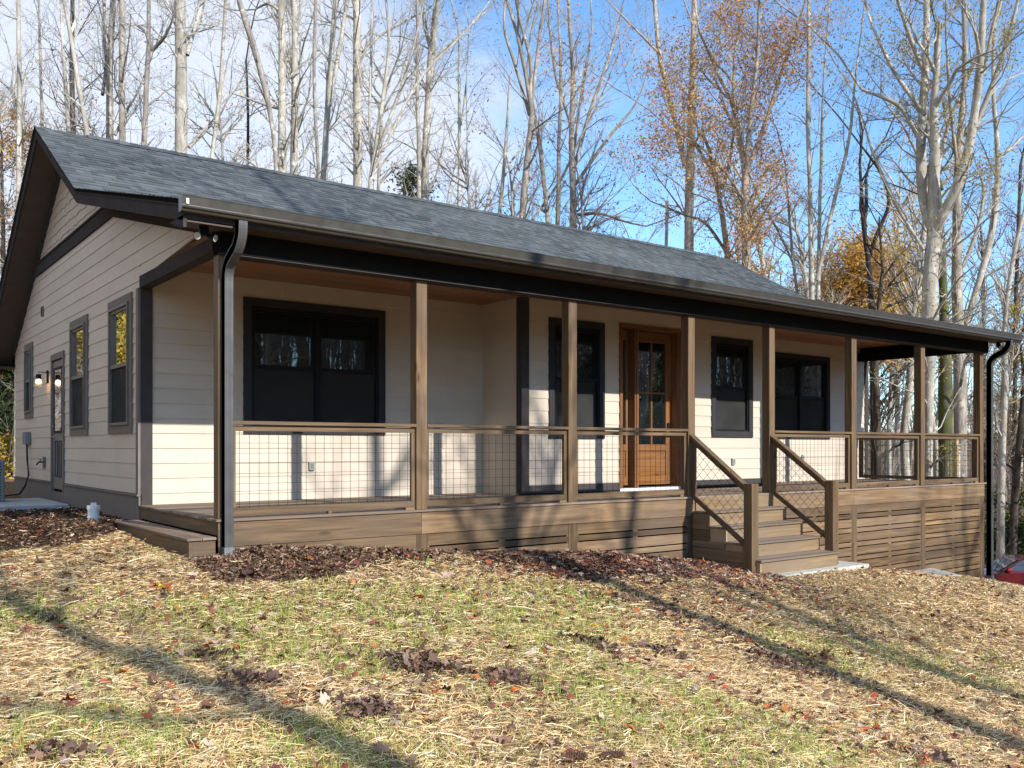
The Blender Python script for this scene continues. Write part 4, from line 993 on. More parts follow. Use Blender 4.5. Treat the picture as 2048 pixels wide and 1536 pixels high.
trees = [
 ('bare_tree', 24, [(36,330,10),(38,200,9),(34,0,8)], [], 'slim straight grey tree rising past the roof peak at the far left', BK_L),
 ('bare_tree', 30, [(86,260,6),(82,120,5),(78,0,4)], [], 'very thin tree stem just above the roof peak', BK_M),
 ('bare_tree', 26, [(138,275,9),(128,150,7),(122,0,5)], [], 'thin pale stem close behind the left end of the ridge', BK_L),
 ('bare_tree', 27, [(150,270,11),(147,130,9),(150,0,8)], [], 'dark straight stem beside the leaning forked tree near the left ridge end', BK_D),
 ('bare_tree', 22, [(176,270,10),(160,200,10),(146,120,9),(137,50,8),(124,0,6)], [[(140,70,6),(160,20,5),(165,0,4)]], 'pale leaning tree with a fork near the left ridge end', BK_L),
 ('bare_tree', 26, [(220,285,15),(219,150,13),(226,0,11)], [[(205,190,7),(213,130,7),(206,60,6),(208,0,5)]], 'grey tree with a curved side limb between two straight trunks on the left', BK_M),
 ('bare_tree', 25, [(244,285,13),(244,150,12),(244,0,11)], [[(230,270,6),(258,215,5),(275,190,3)]], 'straight brownish trunk left of the knotted forked tree', BK_M),
 ('bare_tree', 24, [(291,295,11),(299,190,10),(305,100,10)], [[(305,100,8),(290,60,6),(268,45,4)],[(305,100,8),(330,75,6),(345,40,4),(350,0,3)]], 'grey tree with a wide Y shaped fork left of the thickest pale trunk', BK_M),
 ('bare_tree', 21, [(364,310,25),(364,150,23),(361,0,21)], [[(374,110,9),(392,40,8),(402,0,7)]], 'thickest pale spotted trunk behind the left half of the roof', BK_L),
 ('bare_tree', 27, [(421,318,8),(436,220,8),(444,100,7),(450,0,6)], [[(378,295,8),(405,265,9),(432,240,7),(445,190,4)]], 'thin tree crossed by a bent dead limb right of the thickest left trunk', BK_L),
 ('bare_tree', 22, [(550,270,8),(534,180,11),(512,100,12),(480,0,11)], [], 'brown tree leaning strongly to the left behind the roof', BK_M),
 ('bare_tree', 30, [(496,330,6),(498,210,5),(494,120,4)], [], 'dark thin sapling between the leaning brown tree and the twin straight trunks', BK_D),
 ('bare_tree', 22, [(564,345,17),(563,150,15),(560,0,14)], [[(558,20,6),(535,5,5),(510,16,3)]], 'left one of two close straight trunks with a dark hooked branch', BK_L),
 ('bare_tree', 23, [(587,350,14),(589,200,13),(587,0,12)], [], 'right one of two close straight trunks, partly in shadow', BK_L),
 ('bare_tree', 27, [(640,360,6),(633,250,7),(628,120,6),(634,0,6)], [], 'brown curved slender tree left of the pale leaning pair', BK_M),
 ('bare_tree', 22, [(647,357,14),(656,220,12),(664,90,11),(672,0,10)], [[(660,210,8),(678,100,8),(697,0,8)]], 'pale tree leaning right with a second stem splitting off', BK_L),
 ('bare_tree', 21, [(717,372,19),(717,200,17),(715,0,15)], [[(726,105,7),(760,70,5),(815,40,4),(850,25,3)]], 'smooth pale grey trunk with a long right limb at mid roof', BK_L),
 ('bare_tree', 23, [(740,374,9),(756,290,8),(772,180,8),(786,90,6),(775,0,5)], [[(746,360,6),(737,240,5),(742,120,5),(744,0,4)],[(756,300,7),(790,210,7),(820,130,6),(842,40,4)],[(742,350,6),(790,250,6),(840,150,5),(905,90,4),(965,20,3)]], 'tree fanning into many curved stems at mid roof', BK_L),
 ('bare_tree', 24, [(838,395,9),(839,290,8),(834,200,7),(838,80,6),(836,0,5)], [], 'slightly curved orange stained stem hugging the forked trunk', BK_M),
 ('bare_tree', 22, [(851,400,16),(855,250,14),(865,110,13)], [[(865,110,9),(851,60,8),(843,0,7)],[(865,110,11),(872,40,10),(876,0,9)],[(864,118,6),(910,80,5),(970,20,3)]], 'trunk forking into two steep stems above the middle of the roof', BK_L),
 ('bare_tree', 26, [(917,412,7),(919,300,7),(918,180,5),(916,60,4)], [[(922,250,4),(936,150,3),(940,60,2)]], 'slender pale sapling with dry leaf clusters right of the forked trunk', BK_L),
 ('bare_tree', 24, [(997,428,8),(1008,320,7),(1014,220,5),(1019,150,3)], [[(1008,340,4),(1040,300,4),(1090,250,3)]], 'thin pale bent tree alone against the cloud at mid roof', BK_L),
 ('bare_tree', 23, [(1040,438,14),(1050,330,13),(1059,230,11)], [[(1059,230,8),(1034,140,7),(1006,60,5),(1010,0,4)],[(1059,230,8),(1062,120,7),(1032,30,5),(1028,0,5)],[(1061,225,8),(1073,120,7),(1084,0,6)]], 'lichen covered trunk splitting into three tall stems right of the cloud', BK_M),
 ('bare_tree', 25, [(1096,448,9),(1083,320,9),(1066,210,7),(1050,140,5)], [[(1065,440,6),(1100,390,6),(1130,340,5)]], 'brown stem leaning left next to the three stemmed trunk', BK_M),
 ('bare_tree', 26, [(1113,450,11),(1120,370,9),(1114,300,8),(1122,200,7),(1118,90,5)], [], 'crooked grey stem left of the bushy many stemmed tree', BK_M),
 ('bare_tree', 23, [(1147,458,15),(1146,340,13),(1140,240,11),(1152,150,9),(1135,40,7),(1138,0,6)], [[(1150,330,8),(1180,220,7),(1215,130,6),(1240,40,4)],[(1152,430,7),(1200,425,6),(1260,445,4),(1295,450,3)],[(1150,370,7),(1220,270,6),(1270,215,4),(1290,160,3)],[(1142,250,7),(1110,150,6),(1100,60,4)],[(1148,300,6),(1165,180,6),(1185,60,4)]], 'broad many stemmed tree with a dense haze of twigs right of the cloud', BK_M),
 ('dead_snag', 24, [(1333,490,7),(1336,440,7),(1337,405,7)], [], 'short broken snag poking above the ridge left of the tall lone trunk', BK_L),
 ('bare_tree', 20, [(1378,500,20),(1379,360,18),(1383,200,15),(1387,0,11)], [[(1370,335,11),(1345,220,10),(1318,110,9),(1309,0,8)],[(1322,110,5),(1280,70,4),(1230,20,3)],[(1384,80,6),(1430,40,5),(1460,5,4)]], 'tall lone pale trunk with a long left fork against blue sky', BK_L),
 ('bare_tree', 23, [(1598,590,6),(1586,520,6),(1578,420,5),(1572,330,3)], [[(1586,525,5),(1550,450,4),(1518,400,3)]], 'thin crooked grey tree just left of the pale tall cluster', BK_M),
 ('bare_tree', 23, [(1625,600,10),(1622,420,9),(1617,260,8),(1622,0,7)], [[(1636,600,8),(1640,430,7),(1645,280,6),(1650,180,4)],[(1634,560,8),(1668,400,7),(1700,280,6),(1712,150,4)]], 'cluster of tall thin pale stems right of the roof end', BK_L),
 ('bare_tree', 30, [(1746,620,12),(1744,560,12),(1737,510,10)], [[(1737,510,8),(1728,460,8),(1733,400,7),(1731,358,5)],[(1740,510,8),(1756,460,8),(1783,410,7),(1770,350,6),(1722,290,4)]], 'dark twisted tree with an open U shaped fork above the porch roof', BK_D),
 ('pale_oak', 24, [(1855,900,17),(1857,740,18),(1856,640,30),(1860,520,29),(1868,468,30)], [[(1868,468,20),(1846,430,20),(1841,300,20),(1850,200,16),(1856,80,14),(1857,0,12)],[(1868,468,22),(1888,420,22),(1922,370,21),(1945,260,17),(1960,140,15),(1968,0,12)],[(1845,290,8),(1800,210,8),(1720,178,5)],[(1850,150,9),(1822,80,9),(1800,0,7)],[(1850,230,8),(1790,150,8),(1745,60,5),(1725,0,4)],[(1935,290,11),(1985,170,10),(2015,80,8),(2035,0,6)],[(1848,500,8),(1810,440,7),(1780,380,6),(1745,300,4)],[(1966,150,7),(1985,60,6),(2000,0,5)]], 'largest pale oak with a heavy forked trunk rising behind the right end of the porch', BK_L),
 ('bare_tree', 27, [(1892,960,26),(1892,720,26),(1890,600,16),(1882,420,13),(1870,300,10),(1876,120,8)], [[(1884,380,7),(1862,300,6),(1850,200,4)]], 'dark mossy trunk in shadow between two pale trunks behind the porch end', BK_G),
 ('bare_tree', 25, [(1920,960,25),(1921,720,24),(1914,620,20),(1913,470,17),(1915,300,13),(1930,150,10),(1925,0,8)], [[(1915,560,8),(1960,450,7),(1972,360,6),(1960,348,3)],[(1914,330,7),(1900,200,6),(1895,60,4)]], 'rough pale trunk seen through the last porch bay', BK_M),
 ('bare_tree', 28, [(1930,640,9),(1940,620,12),(1975,520,14),(1995,410,12),(2000,300,10),(1985,200,8),(1990,60,6)], [[(1994,320,6),(2030,290,5),(2048,275,4)]], 'curved pale tree bowing right above the gutter end', BK_L),
 ('bare_tree', 26, [(1755,960,14),(1754,820,14),(1750,740,13),(1755,690,12)], [], 'straight dark trunk seen through the sixth porch bay beside the wall', BK_D),
 ('bare_tree', 38, [(2001,1090,14),(2004,900,13),(2010,760,12),(2006,650,9),(2012,590,9),(2030,480,8),(2046,420,7)], [[(2012,590,5),(1990,560,4),(1975,540,3)]], 'slender pale mossy tree standing behind the red car', BK_L),
 ('bare_tree', 40, [(2026,1085,16),(2030,980,14),(2040,860,12),(2050,740,10)], [], 'dark leaning trunk right of the mossy tree behind the red car', BK_D),
]
for i, (nm, d, tr, br, lab, bm) in enumerate(trees):
    st_ = [rooted(d, tr)]+[S(d, b, rs_) for b, rs_ in zip(br, [(-1)**k*.25 for k in range(len(br))])]
    st_ = [rooted(d, tr)]
    for k, b in enumerate(br):
        st_.append(S(d, b, (-1)**k*.3))
    small = tr[0][2] < 9
    if nm == 'dead_snag': make_tree(nm, st_, lab, bm, 40+i, None, nb=(1, .9), bl=.3, extra_top=False, cat='dead tree'); continue
    top_open = tr[-1][1] > 200 and not br
    lf_ = (LF_BR, .05) if i % 3 else (LF_OR, .05)
    if nm == 'pale_oak': lf_ = (LF_YG, .5)
    make_tree(nm, st_, lab, bm, 40+i, TW, nb=((20, .35) if not small else (12, .2)), bl=(1.7 if small else 2.3), top=(3.5 if top_open else 6.), leaf=lf_, per=3 if nm != 'pale_oak' else 6, lsize=.042, lspread=.16)
# trees that still carry their leaves
make_tree('leafy_tree', [rooted(22, [(1493,545,17),(1490,420,16),(1490,350,14)]), S(22, [(1490,350,9),(1475,230,8),(1440,150,6),(1400,60,4)], .3), S(22, [(1491,350,9),(1498,250,8),(1516,120,7),(1520,0,5)], -.3), S(22, [(1492,345,9),(1530,250,8),(1560,150,6),(1590,60,5)], .2), S(22, [(1488,400,7),(1450,340,6),(1400,290,5),(1340,260,3)], -.3)],
    'tree with thin rusty orange leaves right of the tall lone trunk', BK_M, 301, 'trees still in leaf', nb=(44, .35), bl=2.1, leaf=(LF_OR, .8), per=10, lsize=.046, lspread=.25, top=4)
make_tree('leafy_tree', [rooted(26, [(1458,520,12),(1448,430,11),(1440,380,10),(1420,300,8)]), S(26, [(1440,375,7),(1400,300,6),(1350,240,4)], .3), S(26, [(1450,500,7),(1410,440,6),(1360,425,5),(1300,400,3)], -.2), S(26, [(1444,380,6),(1460,320,6),(1470,250,4)], -.3)],
    'smaller sparse russet tree between the lone trunk and the rusty orange tree', BK_M, 302, 'trees still in leaf', nb=(22, .3), bl=1.9, leaf=(LF_OR, .5), per=6, lsize=.045, top=2.)
make_tree('leafy_tree', [rooted(38, [(1722,640,9),(1724,600,8),(1728,560,7)])], 'distant rounded golden orange crown beyond the roof end', BK_D, 303, 'trees still in leaf', nb=(90, .72), bl=3., leaf=(LF_GD, .9), per=9, lsize=.09, lspread=.3, top=1.0)
make_tree('leafy_tree', [rooted(45, [(2030,640,8),(2034,480,7),(2040,330,6)])], 'dark red leaved sapling above the right end of the gutter', BK_D, 304, 'trees still in leaf', nb=(30, .3), bl=2.3, leaf=(LF_RD, .5), per=5, lsize=.05, top=2)
make_tree('leafy_tree', [rooted(43, [(2056,980,9),(2050,850,8),(2046,720,6)])], 'yellow and orange leaved understory tree at the right edge', BK_D, 305, 'trees still in leaf', nb=(46, .1), bl=2.6, leaf=(LF_YG, .35), per=5, lsize=.08, top=2.2)
make_tree('leafy_tree', [rooted(30, [(6,520,8),(4,430,7),(2,320,5)])], 'orange and red leaved tree at the left edge behind the roof', BK_D, 306, 'trees still in leaf', nb=(50, .25), bl=2.2, leaf=(LF_OR, .6), per=6, lsize=.06, top=2)
make_tree('evergreen_tree', [rooted(30, [(812,420,7),(810,390,6),(806,372,5)])], 'small evergreen crown showing above mid roof', BK_D, 307, None, nb=(24, .7), bl=1.3, leaf=(LF_GR, .6), per=4, lsize=.07, top=.6)
# evergreen bush and yellow shrubs on the slope left of the house
def shrub(label, u, v, d, rad, h, leaf, seed, n=2600, name='bush', ls=.06):
    rs = np.random.RandomState(seed); b = PX(u, v, d); b[2] = gz1(b[0], b[1])
    th = empty(name, tuple(b), label, 'bush'); tg = TG(); tips = []
    for k in range(16):
        dd = np.array([rs.normal(0, .5), rs.normal(0, .5), 1.]); grow(tg, tips, b-np.array([0, 0, .05]), dd, h*rs.uniform(.5, .8), .02, 1, rs, dict(FOREST, max=3))
    finish(tg.mesh('stem'), 'stem', BK_D, th)
    nb_ = 42; cc = rs.normal(0, 1, (nb_, 3))*np.array([rad*.45, rad*.45, h*.24])+b+np.array([0, 0, h*.5])
    T = cc[rs.randint(0, nb_, n)]+rs.normal(0, .13*rad, (n, 3)); T[:, 2] = np.maximum(T[:, 2], b[2]+.03)
    finish(leaves_mesh('foliage', list(T), rs, 1, ls, .03), 'foliage', leaf, th)
shrub('large dark green evergreen bush on the slope left of the house', -14, 800, 27, 2.4, 4.6, LF_GR, 1, 9000, ls=.12)
shrub('low yellow green bush at the foot of the evergreen on the left slope', 16, 868, 25, 1.2, 1.2, LF_YG, 2, 2400, ls=.07)
shrub('small orange bush high on the left slope', -30, 830, 36, 1.6, 2.6, LF_OR, 3, 3000, ls=.09)
shrub('dark green laurel clump behind the red car', 2030, 1050, 41, 2.2, 3.4, LF_GR, 4, 6000, ls=.12)
shrub('yellow bush beside the road at the right edge', 2000, 1040, 46, 1.8, 2.4, LF_YG, 5, 3500, ls=.11)
shrub('rust coloured bush left of the mossy tree behind the car', 1983, 1070, 44, 1.5, 1.8, LF_OR, 6, 2500, ls=.1)
shrub('green bush seen low through the last porch bay', 1888, 950, 30, .9, 2.8, LF_GR, 7, 2500, ls=.09)
shrub('pale yellow sapling leaves seen through the last porch bay', 1932, 900, 29, .5, 3.6, LF_YG, 8, 500, ls=.08)
shrub('reddish brushwood seen through the sixth porch bay', 1790, 950, 34, 2.6, 3.4, LF_RD, 9, 2200, ls=.08)

# ------------------------------------------------------------------ the woods all round: a few source trees, many copies
SRC = []
for k in range(7):
    rs = np.random.RandomState(900+k); h = (15, 17, 13, 18, 11, 16, 8)[k]; r = (.16, .20, .11, .22, .08, .13, .05)[k]
    P = polyline(np.zeros(3), np.array([rs.normal(0, .04), rs.normal(0, .04), 1]), h, 9, rs, .035, .02)
    R = np.linspace(r, r*.32, len(P)); tg = TG(); tg.tube(P, R, 8); cr = TG(); tips = []
    nb_ = (30, 32, 30, 30, 34, 28, 26)[k]; lo_ = (.45, .5, .3, .5, .2, .35, .1)[k]
    for c in range(nb_):
        t = lo_+(1-lo_)*rs.rand(); i = min(int(t*9), 8); tt = P[i+1]-P[i]; tt /= np.linalg.norm(tt)
        grow(cr, tips, P[i]*(1-t*9+i)+P[i+1]*(t*9-i), side_dir(tt, .7*rs.uniform(.6, 1.3), rs), rs.uniform(1.2, 3.6)*(.6 if k in (4, 6) else 1), min(r*.4, .045), 1, rs, FOREST)
    grow(cr, tips, P[-1], P[-1]-P[-2], 3.5, R[-1], 0, rs, FOREST)
    tm = tg.mesh('trunk'); cm = cr.mesh('crown'); bm_ = (BK_M, BK_L, BK_T, BK_D, BK_T, BK_L, BK_T)[k]
    for q in (tm, cm): q.materials.append(bm_); q.polygons.foreach_set('use_smooth', [True]*len(q.polygons))
    lm = None
    if k in (2, 5, 6):
        lm = leaves_mesh('foliage', [t for t in tips if rs.rand() < (.12, .1, .3)[(2, 5, 6).index(k)]], rs, 2, .08, .15); lm.materials.append((LF_BR, LF_OR, LF_RD)[(2, 5, 6).index(k)])
    SRC.append((tm, cm, lm))
def plant(k, x, y, s, rot, name, label, group, zoff=-.15, seed=0):
    z = gz1(x, y)+zoff
    th = empty(name, (x, y, z), label, 'tree', group); th.rotation_euler = (0, 0, rot); th.scale = (s, s, s)
    for nm, me_ in zip(('trunk', 'crown', 'foliage'), SRC[k]):
        if me_ is None: continue
        o = bpy.data.objects.new(nm, me_); COL.objects.link(o); o.parent = th
    return th
rs = random.Random(77)
def cam_polar(u, d): p = PX(u, 895, d); return p[0], p[1]
GL = ('thin bare tree in the woods behind the house', 'woods behind the house')
placed = []
for i in range(112):
    u = rs.uniform(-260, 2350); d = rs.uniform(32, 62)
    if i % 5 == 0: d = rs.uniform(28, 36)
    if i >= 80: u = rs.uniform(1500, 2350); d = rs.uniform(30, 75)
    x, y = cam_polar(u, d)
    if -1.5 < x < 17.5 and y < 14: continue
    if abs(x-33) < 4 and abs(y-7) < 5: continue
    if any((x-a)**2+(y-b)**2 < 2.2 for a, b in placed): continue
    placed.append((x, y)); k = rs.choice((0, 2, 4, 4, 5, 6, 6, 2)) if u < 1450 else rs.choice((0, 1, 2, 5, 4, 4, 5, 6, 6))
    right = u > 1700
    if 1930 < u < 2170 and d < 42: continue
    plant(k, x, y, rs.uniform(.8, 1.15), rs.uniform(0, 6.3), 'woodland_tree', 'thin bare tree in the woods beyond the right end of the porch' if right else GL[0], 'woods beyond the porch end' if right else GL[1])
# the woods across the front lawn: their trunks throw the stripes of shadow, and the windows mirror them
FW = ('bare tree across the front lawn, mirrored in the windows', 'woods in front of the house')
def front(x0, D, k, s, rot): plant(k, x0+.11*D, -D, s, rot, 'roadside_tree', FW[0], FW[1])
for x0, D, k, s, rot in ((3.2, 15, 3, 1.0, 1.), (4.6, 18.5, 1, 1.0, 2.), (-.9, 14.5, 0, 1.05, .4), (13.75, 24, 0, 1.0, 4.), (11.0, 30, 1, 1.0, 2.6), (7.6, 34, 5, 1.05, 5.), (1.2, 33, 0, 1., 3.3)): front(x0, D, k, s, rot)
for i in range(130):
    a = rs.uniform(-2.9, .55) if i % 2 else rs.uniform(-1.35, -.35); D = rs.uniform(30, 66); x, y = 8+math.cos(a)*D, -2+math.sin(a)*D
    # the gap the low sun shines through
    if -6 < x < 22 and y < -10 and (D < 40): continue
    plant(rs.choice((0, 1, 2, 3, 5, 6)), x, y, rs.uniform(.8, 1.2), rs.uniform(0, 6.3), 'roadside_tree', FW[0], FW[1])
for i in range(16):
    a = rs.uniform(2.3, 3.7); D = rs.uniform(18, 45); x, y = -3+math.cos(a)*D, 6+math.sin(a)*D
    plant(rs.choice((0, 1, 2, 5)), x, y, rs.uniform(.8, 1.1), rs.uniform(0, 6.3), 'hillside_tree', 'bare tree on the slope left of the house, mirrored in the side windows', 'trees on the left slope')
# evergreens across the road, the green seen in the door glass
rsn = np.random.RandomState(12)
def evergreen(x, y, h, r, lab):
    b = np.array([x, y, gz1(x, y)-.2]); th = empty('pine_tree', tuple(b), lab, 'tree', 'pines in front of the house'); tg = TG(); tg.tube(np.array([b, b+[0, 0, h*.5], b+[0, 0, h]]), np.array([.2, .12, .02]), 8)
    T = []
    for k in range(150):
        t = rsn.uniform(.12, 1); rr = r*(1-t)**.7*rsn.uniform(.5, 1)+.1; a = rsn.rand()*6.28; e = b+np.array([math.cos(a)*rr, math.sin(a)*rr, h*t-rr*.25]); s_ = b+np.array([0, 0, h*t])
        tg.tube(np.array([s_, (s_+e)/2+[0, 0, .1], e]), np.array([.04, .025, .008]), 3)
        for q in np.linspace(.25, 1, 9): T.append(s_+(e-s_)*q)
    finish(tg.mesh('trunk'), 'trunk', BK_D, th); finish(leaves_mesh('foliage', T, rsn, 6, .2, .3), 'foliage', LF_GR, th)
for i, (x, y) in enumerate(((-7.5, 33), (-9.5, 38), (-6.2, 27), (-11, 46), (-8, 43))):
    shrub(('sunlit yellow leaved thicket', 'dark green thicket', 'nearer yellow green thicket', 'tall green thicket', 'rusty orange thicket')[i]+' on the hill behind, mirrored in the side windows', 1024+((x-CAM[0])*SA-(y-CAM[1])*CA)/((x-CAM[0])*CA+(y-CAM[1])*SA)*F_PX, 800, (x-CAM[0])*CA+(y-CAM[1])*SA, 2.4, 7, (LF_YG, LF_GR, LF_YG, LF_GR, LF_OR)[i], 60+i, 5000, ls=.13)
for (x, y, h, r) in ((38, -26, 13, 3.4), (30, -24, 10, 3.), (44, -20, 14, 3.6), (26, -33, 12, 3.2), (-22, 4, 10, 3.), (-18, 14, 11, 3.2)): evergreen(x, y, h, r, 'dark green pine across the lawn, mirrored in the glass')

# far woods as one mass: nobody could count its stems
tg = TG(); rsn = np.random.RandomState(21)
for i in range(3000):
    a = rsn.uniform(-PI, PI) if i % 3 else rsn.uniform(-1.45, -.25); D = rsn.uniform(62, 105); x, y = 4+math.cos(a)*D, math.sin(a)*D
    z = float(gz([x], [y])[0]); h = rsn.uniform(9, 14)+(6 if -1.6 < a < .2 else 0); h *= (.55 if .45 < a < 2.7 else 1); r = rsn.uniform(.05, .16)
    P = polyline(np.array([x, y, z-.3]), np.array([rsn.normal(0, .06), rsn.normal(0, .06), 1]), h, 4, rsn, .05, .02); tg.tube(P, np.linspace(r, r*.3, 5), 4)
    for c in range(9):
        t = rsn.uniform(.1, .98); q = P[min(int(t*4), 3)]*(1-(t*4-int(t*4)))+P[min(int(t*4), 3)+1]*(t*4-int(t*4)); d_ = side_dir(np.array([0, 0, 1.]), rsn.uniform(.4, 1.1), rsn); L = rsn.uniform(1., 3.4)
        tg.tube(polyline(q, d_, L, 2, rsn, .12, .08), np.array([.035, .02, .008]), 3)
        for e in range(3): tg.tube(polyline(q+d_*L*rsn.uniform(.2, .9), side_dir(d_, .7, rsn), L*.5, 2, rsn, .15, .08), np.array([.02, .012, .006]), 3)
finish(tg.mesh('far_woods'), 'far_woods', BK_T, kind='stuff', label='distant grey brown bare woods closing the view all round', cat='woods')
# brushwood under the trees
tg = TG(); T = []; U = []
for i in range(2400):
    if i < 1500: x, y = cam_polar(rsn.uniform(1500, 2500), rsn.uniform(30, 78))
    else: x, y = cam_polar(rsn.uniform(-500, 700), rsn.uniform(24, 60))
    if (-1.5 < x < 18 and y < 14) or (28 < x < 40 and y < 11.5) : continue
    q_ = (x-CAM[0])*CA+(y-CAM[1])*SA; p_ = (x-CAM[0])*SA-(y-CAM[1])*CA
    if .49 < p_/q_ < .63 and q_ < 37: continue
    z = float(gz([x], [y])[0]); b = np.array([x, y, z-.05])
    for s_ in range(4):
        d_ = np.array([rsn.normal(0, .4), rsn.normal(0, .4), 1.]); P = polyline(b, d_, rsn.uniform(.8, 3.6), 4, rsn, .14, .02); tg.tube(P, np.linspace(rsn.uniform(.008, .022), .003, 5), 3)
        for e in range(3): q = P[rsn.randint(1, 5)]; tg.tube(polyline(q, side_dir(d_/np.linalg.norm(d_), .8, rsn), rsn.uniform(.3, 1.2), 2, rsn, .2, .05), np.array([.007, .004, .002]), 3)
        (T if rsn.rand() < .22 else U).append(P[-1])
bw = finish(tg.mesh('brushwood'), 'brushwood', BK_T, kind='stuff', label='tangled grey brushwood under the bare trees', cat='undergrowth')
finish(leaves_mesh('undergrowth_leaves', T, rsn, 7, .09, .35), 'undergrowth_leaves', LF_BR, kind='stuff', label='withered brown leaves hanging in the brushwood', cat='leaves')

# utility post and white pipe between the trees
def seen_post(u, vb, vt, d, r, mat, name, label, cat, sides=4):
    b = PX(u, vb, d); t = PX(u, vt, d); th = empty(name, (b[0], b[1], gz1(b[0], b[1])), label, cat)
    mb = MB(); mb.tube([(b[0], b[1], gz1(b[0], b[1])-.3), tuple(t)], r, sides); mb.build('shaft', mat, th)
    mb = MB(); mb.tube([tuple(t+[0, 0, .002]), tuple(t+[0, 0, .05])], r*1.15, sides); mb.build('cap', mat, th)
seen_post(1912, 960, 878, 24, .062, paint('fresh_lumber', (.55, .40, .20), .7), 'timber_post', 'yellow timber post seen through the last porch bay', 'post')
seen_post(1918.5, 960, 892, 23.9, .022, WHITEP, 'white_pipe', 'thin white pipe standing against the yellow timber post', 'pipe', 10)

# ------------------------------------------------------------------ the red car below the slope
cc_ = on_ground(2068, 1186, 25, 60)
cpx = PX(2046, 1188, 34.5); cz = gz1(cpx[0], cpx[1])
car = empty('parked_car', (0, 0, 0), 'dark red parked car below the lawn at the right edge', 'car')
RED = Mat('red_car_paint', .22, .6); RED.col(RED.mix(RED.rng(RED.noise(2, RED.vec(), 2), .4, .6), (.085, .006, .008), (.11, .008, .011))); RED.p.inputs['Coat Weight'].default_value = .7
RED = RED.m
prof_b = [(-2.28, .42), (-2.30, .68), (-2.12, .84), (-1.35, .99), (-1.05, 1.02), (1.75, 1.06), (2.2, 1.02), (2.30, .80), (2.30, .45), (2.1, .32), (-2.1, .30)]
mb = MB(); n_ = len(prof_b)
for yy_, sx_, sz_ in ((-.90, .985, 0), (-.86, 1., .0), (0, 1.01, .02), (.86, 1., .0), (.90, .985, 0)): mb.v += [(x*sx_, yy_, z+sz_) for x, z in prof_b]
for j in range(4):
    for i in range(n_): mb.f.append((j*n_+i, j*n_+(i+1) % n_, (j+1)*n_+(i+1) % n_, (j+1)*n_+i))
mb.f += [tuple(range(n_))[::-1], tuple(4*n_+i for i in range(n_))]
body = mb.build('body', RED, car, bevel=.04)
cab = [(-1.20, 1.0), (-.35, 1.47), (.1, 1.52), (1.15, 1.50), (1.85, 1.30), (2.1, 1.05)]
mb = MB(); k_ = len(cab)
for yy_, s_ in ((-.84, 0), (-.66, 1), (.66, 1), (.84, 0)): pass
rows = [[(x, -.85 if i in (0, k_-1) else -.66, z) for i, (x, z) in enumerate(cab)], [(x, .85 if i in (0, k_-1) else .66, z) for i, (x, z) in enumerate(cab)]]
rows[0][0] = (-1.2, -.80, 1.0); 
mb.v += rows[0]+rows[1]+[(x, -.84, 1.03) for x, _ in cab]+[(x, .84, 1.03) for x, _ in cab]
for i in range(k_-1):
    mb.f.append((i, k_+i, k_+i+1, i+1)); mb.f.append((2*k_+i, i, i+1, 2*k_+i+1)); mb.f.append((3*k_+i+1, k_+i+1, k_+i, 3*k_+i))
mb.build('cabin', RED, car, bevel=.03)
CG = glass_mat('car_glass', 1.5)
def side_glass(xs, name):
    for sgn in (-1, 1):
        mb = MB(); b0, b1, t1, t0 = xs
        f = lambda z: sgn*(.84-.18*(z-1.03)/.44+.012)
        q = [(b0, f(1.07), 1.07), (b1, f(1.07), 1.07), (t1, f(1.42), 1.42), (t0, f(1.42), 1.42)]
        mb.add(q+[(x, y-sgn*.01, z) for x, y, z in q], [(0, 1, 2, 3) if sgn < 0 else (3, 2, 1, 0), (7, 6, 5, 4) if sgn < 0 else (4, 5, 6, 7), (0, 4, 5, 1), (1, 5, 6, 2), (2, 6, 7, 3), (3, 7, 4, 0)])
        mb.build(name, CG, car)
side_glass((-.95, .02, .0, -.38), 'front_window'); side_glass((.13, 1.05, 1.0, .11), 'rear_window'); side_glass((1.15, 1.75, 1.3, 1.12), 'quarter_window')
mb = MB(); mb.add([(-1.16, -.72, 1.03), (-1.16, .72, 1.03), (-.40, .60, 1.455), (-.40, -.60, 1.455), (-1.18, -.72, 1.04), (-1.18, .72, 1.04), (-.42, .60, 1.465), (-.42, -.60, 1.465)], [(0, 1, 2, 3), (7, 6, 5, 4), (0, 4, 5, 1), (2, 6, 7, 3)]); mb.build('windscreen', CG, car)
TYRE = paint('tyre_rubber', (.015, .015, .016), .8)
for wx in (-1.42, 1.38):
    for wy in (-.80, .80):
        mb = MB(); mb.tube([(wx, wy-.11, .33), (wx, wy-.09, .33), (wx, wy+.09, .33), (wx, wy+.11, .33)], [.30, .335, .335, .30], 28); w_ = mb.build('wheel', TYRE, car, smooth=False)
        mb = MB(); s_ = -1 if wy < 0 else 1; mb.tube([(wx, wy+s_*.10, .33), (wx, wy+s_*.122, .33)], [.22, .20], 20); mb.build('rim', paint('alloy', (.4, .4, .42), .3, .5, .05, .8), w_)
        mb = MB(); mb.tube([(wx, wy+s_*.096, .36), (wx, wy+s_*.104, .36)], .40, 28); mb.build('wheel_arch', BLACK, w_)
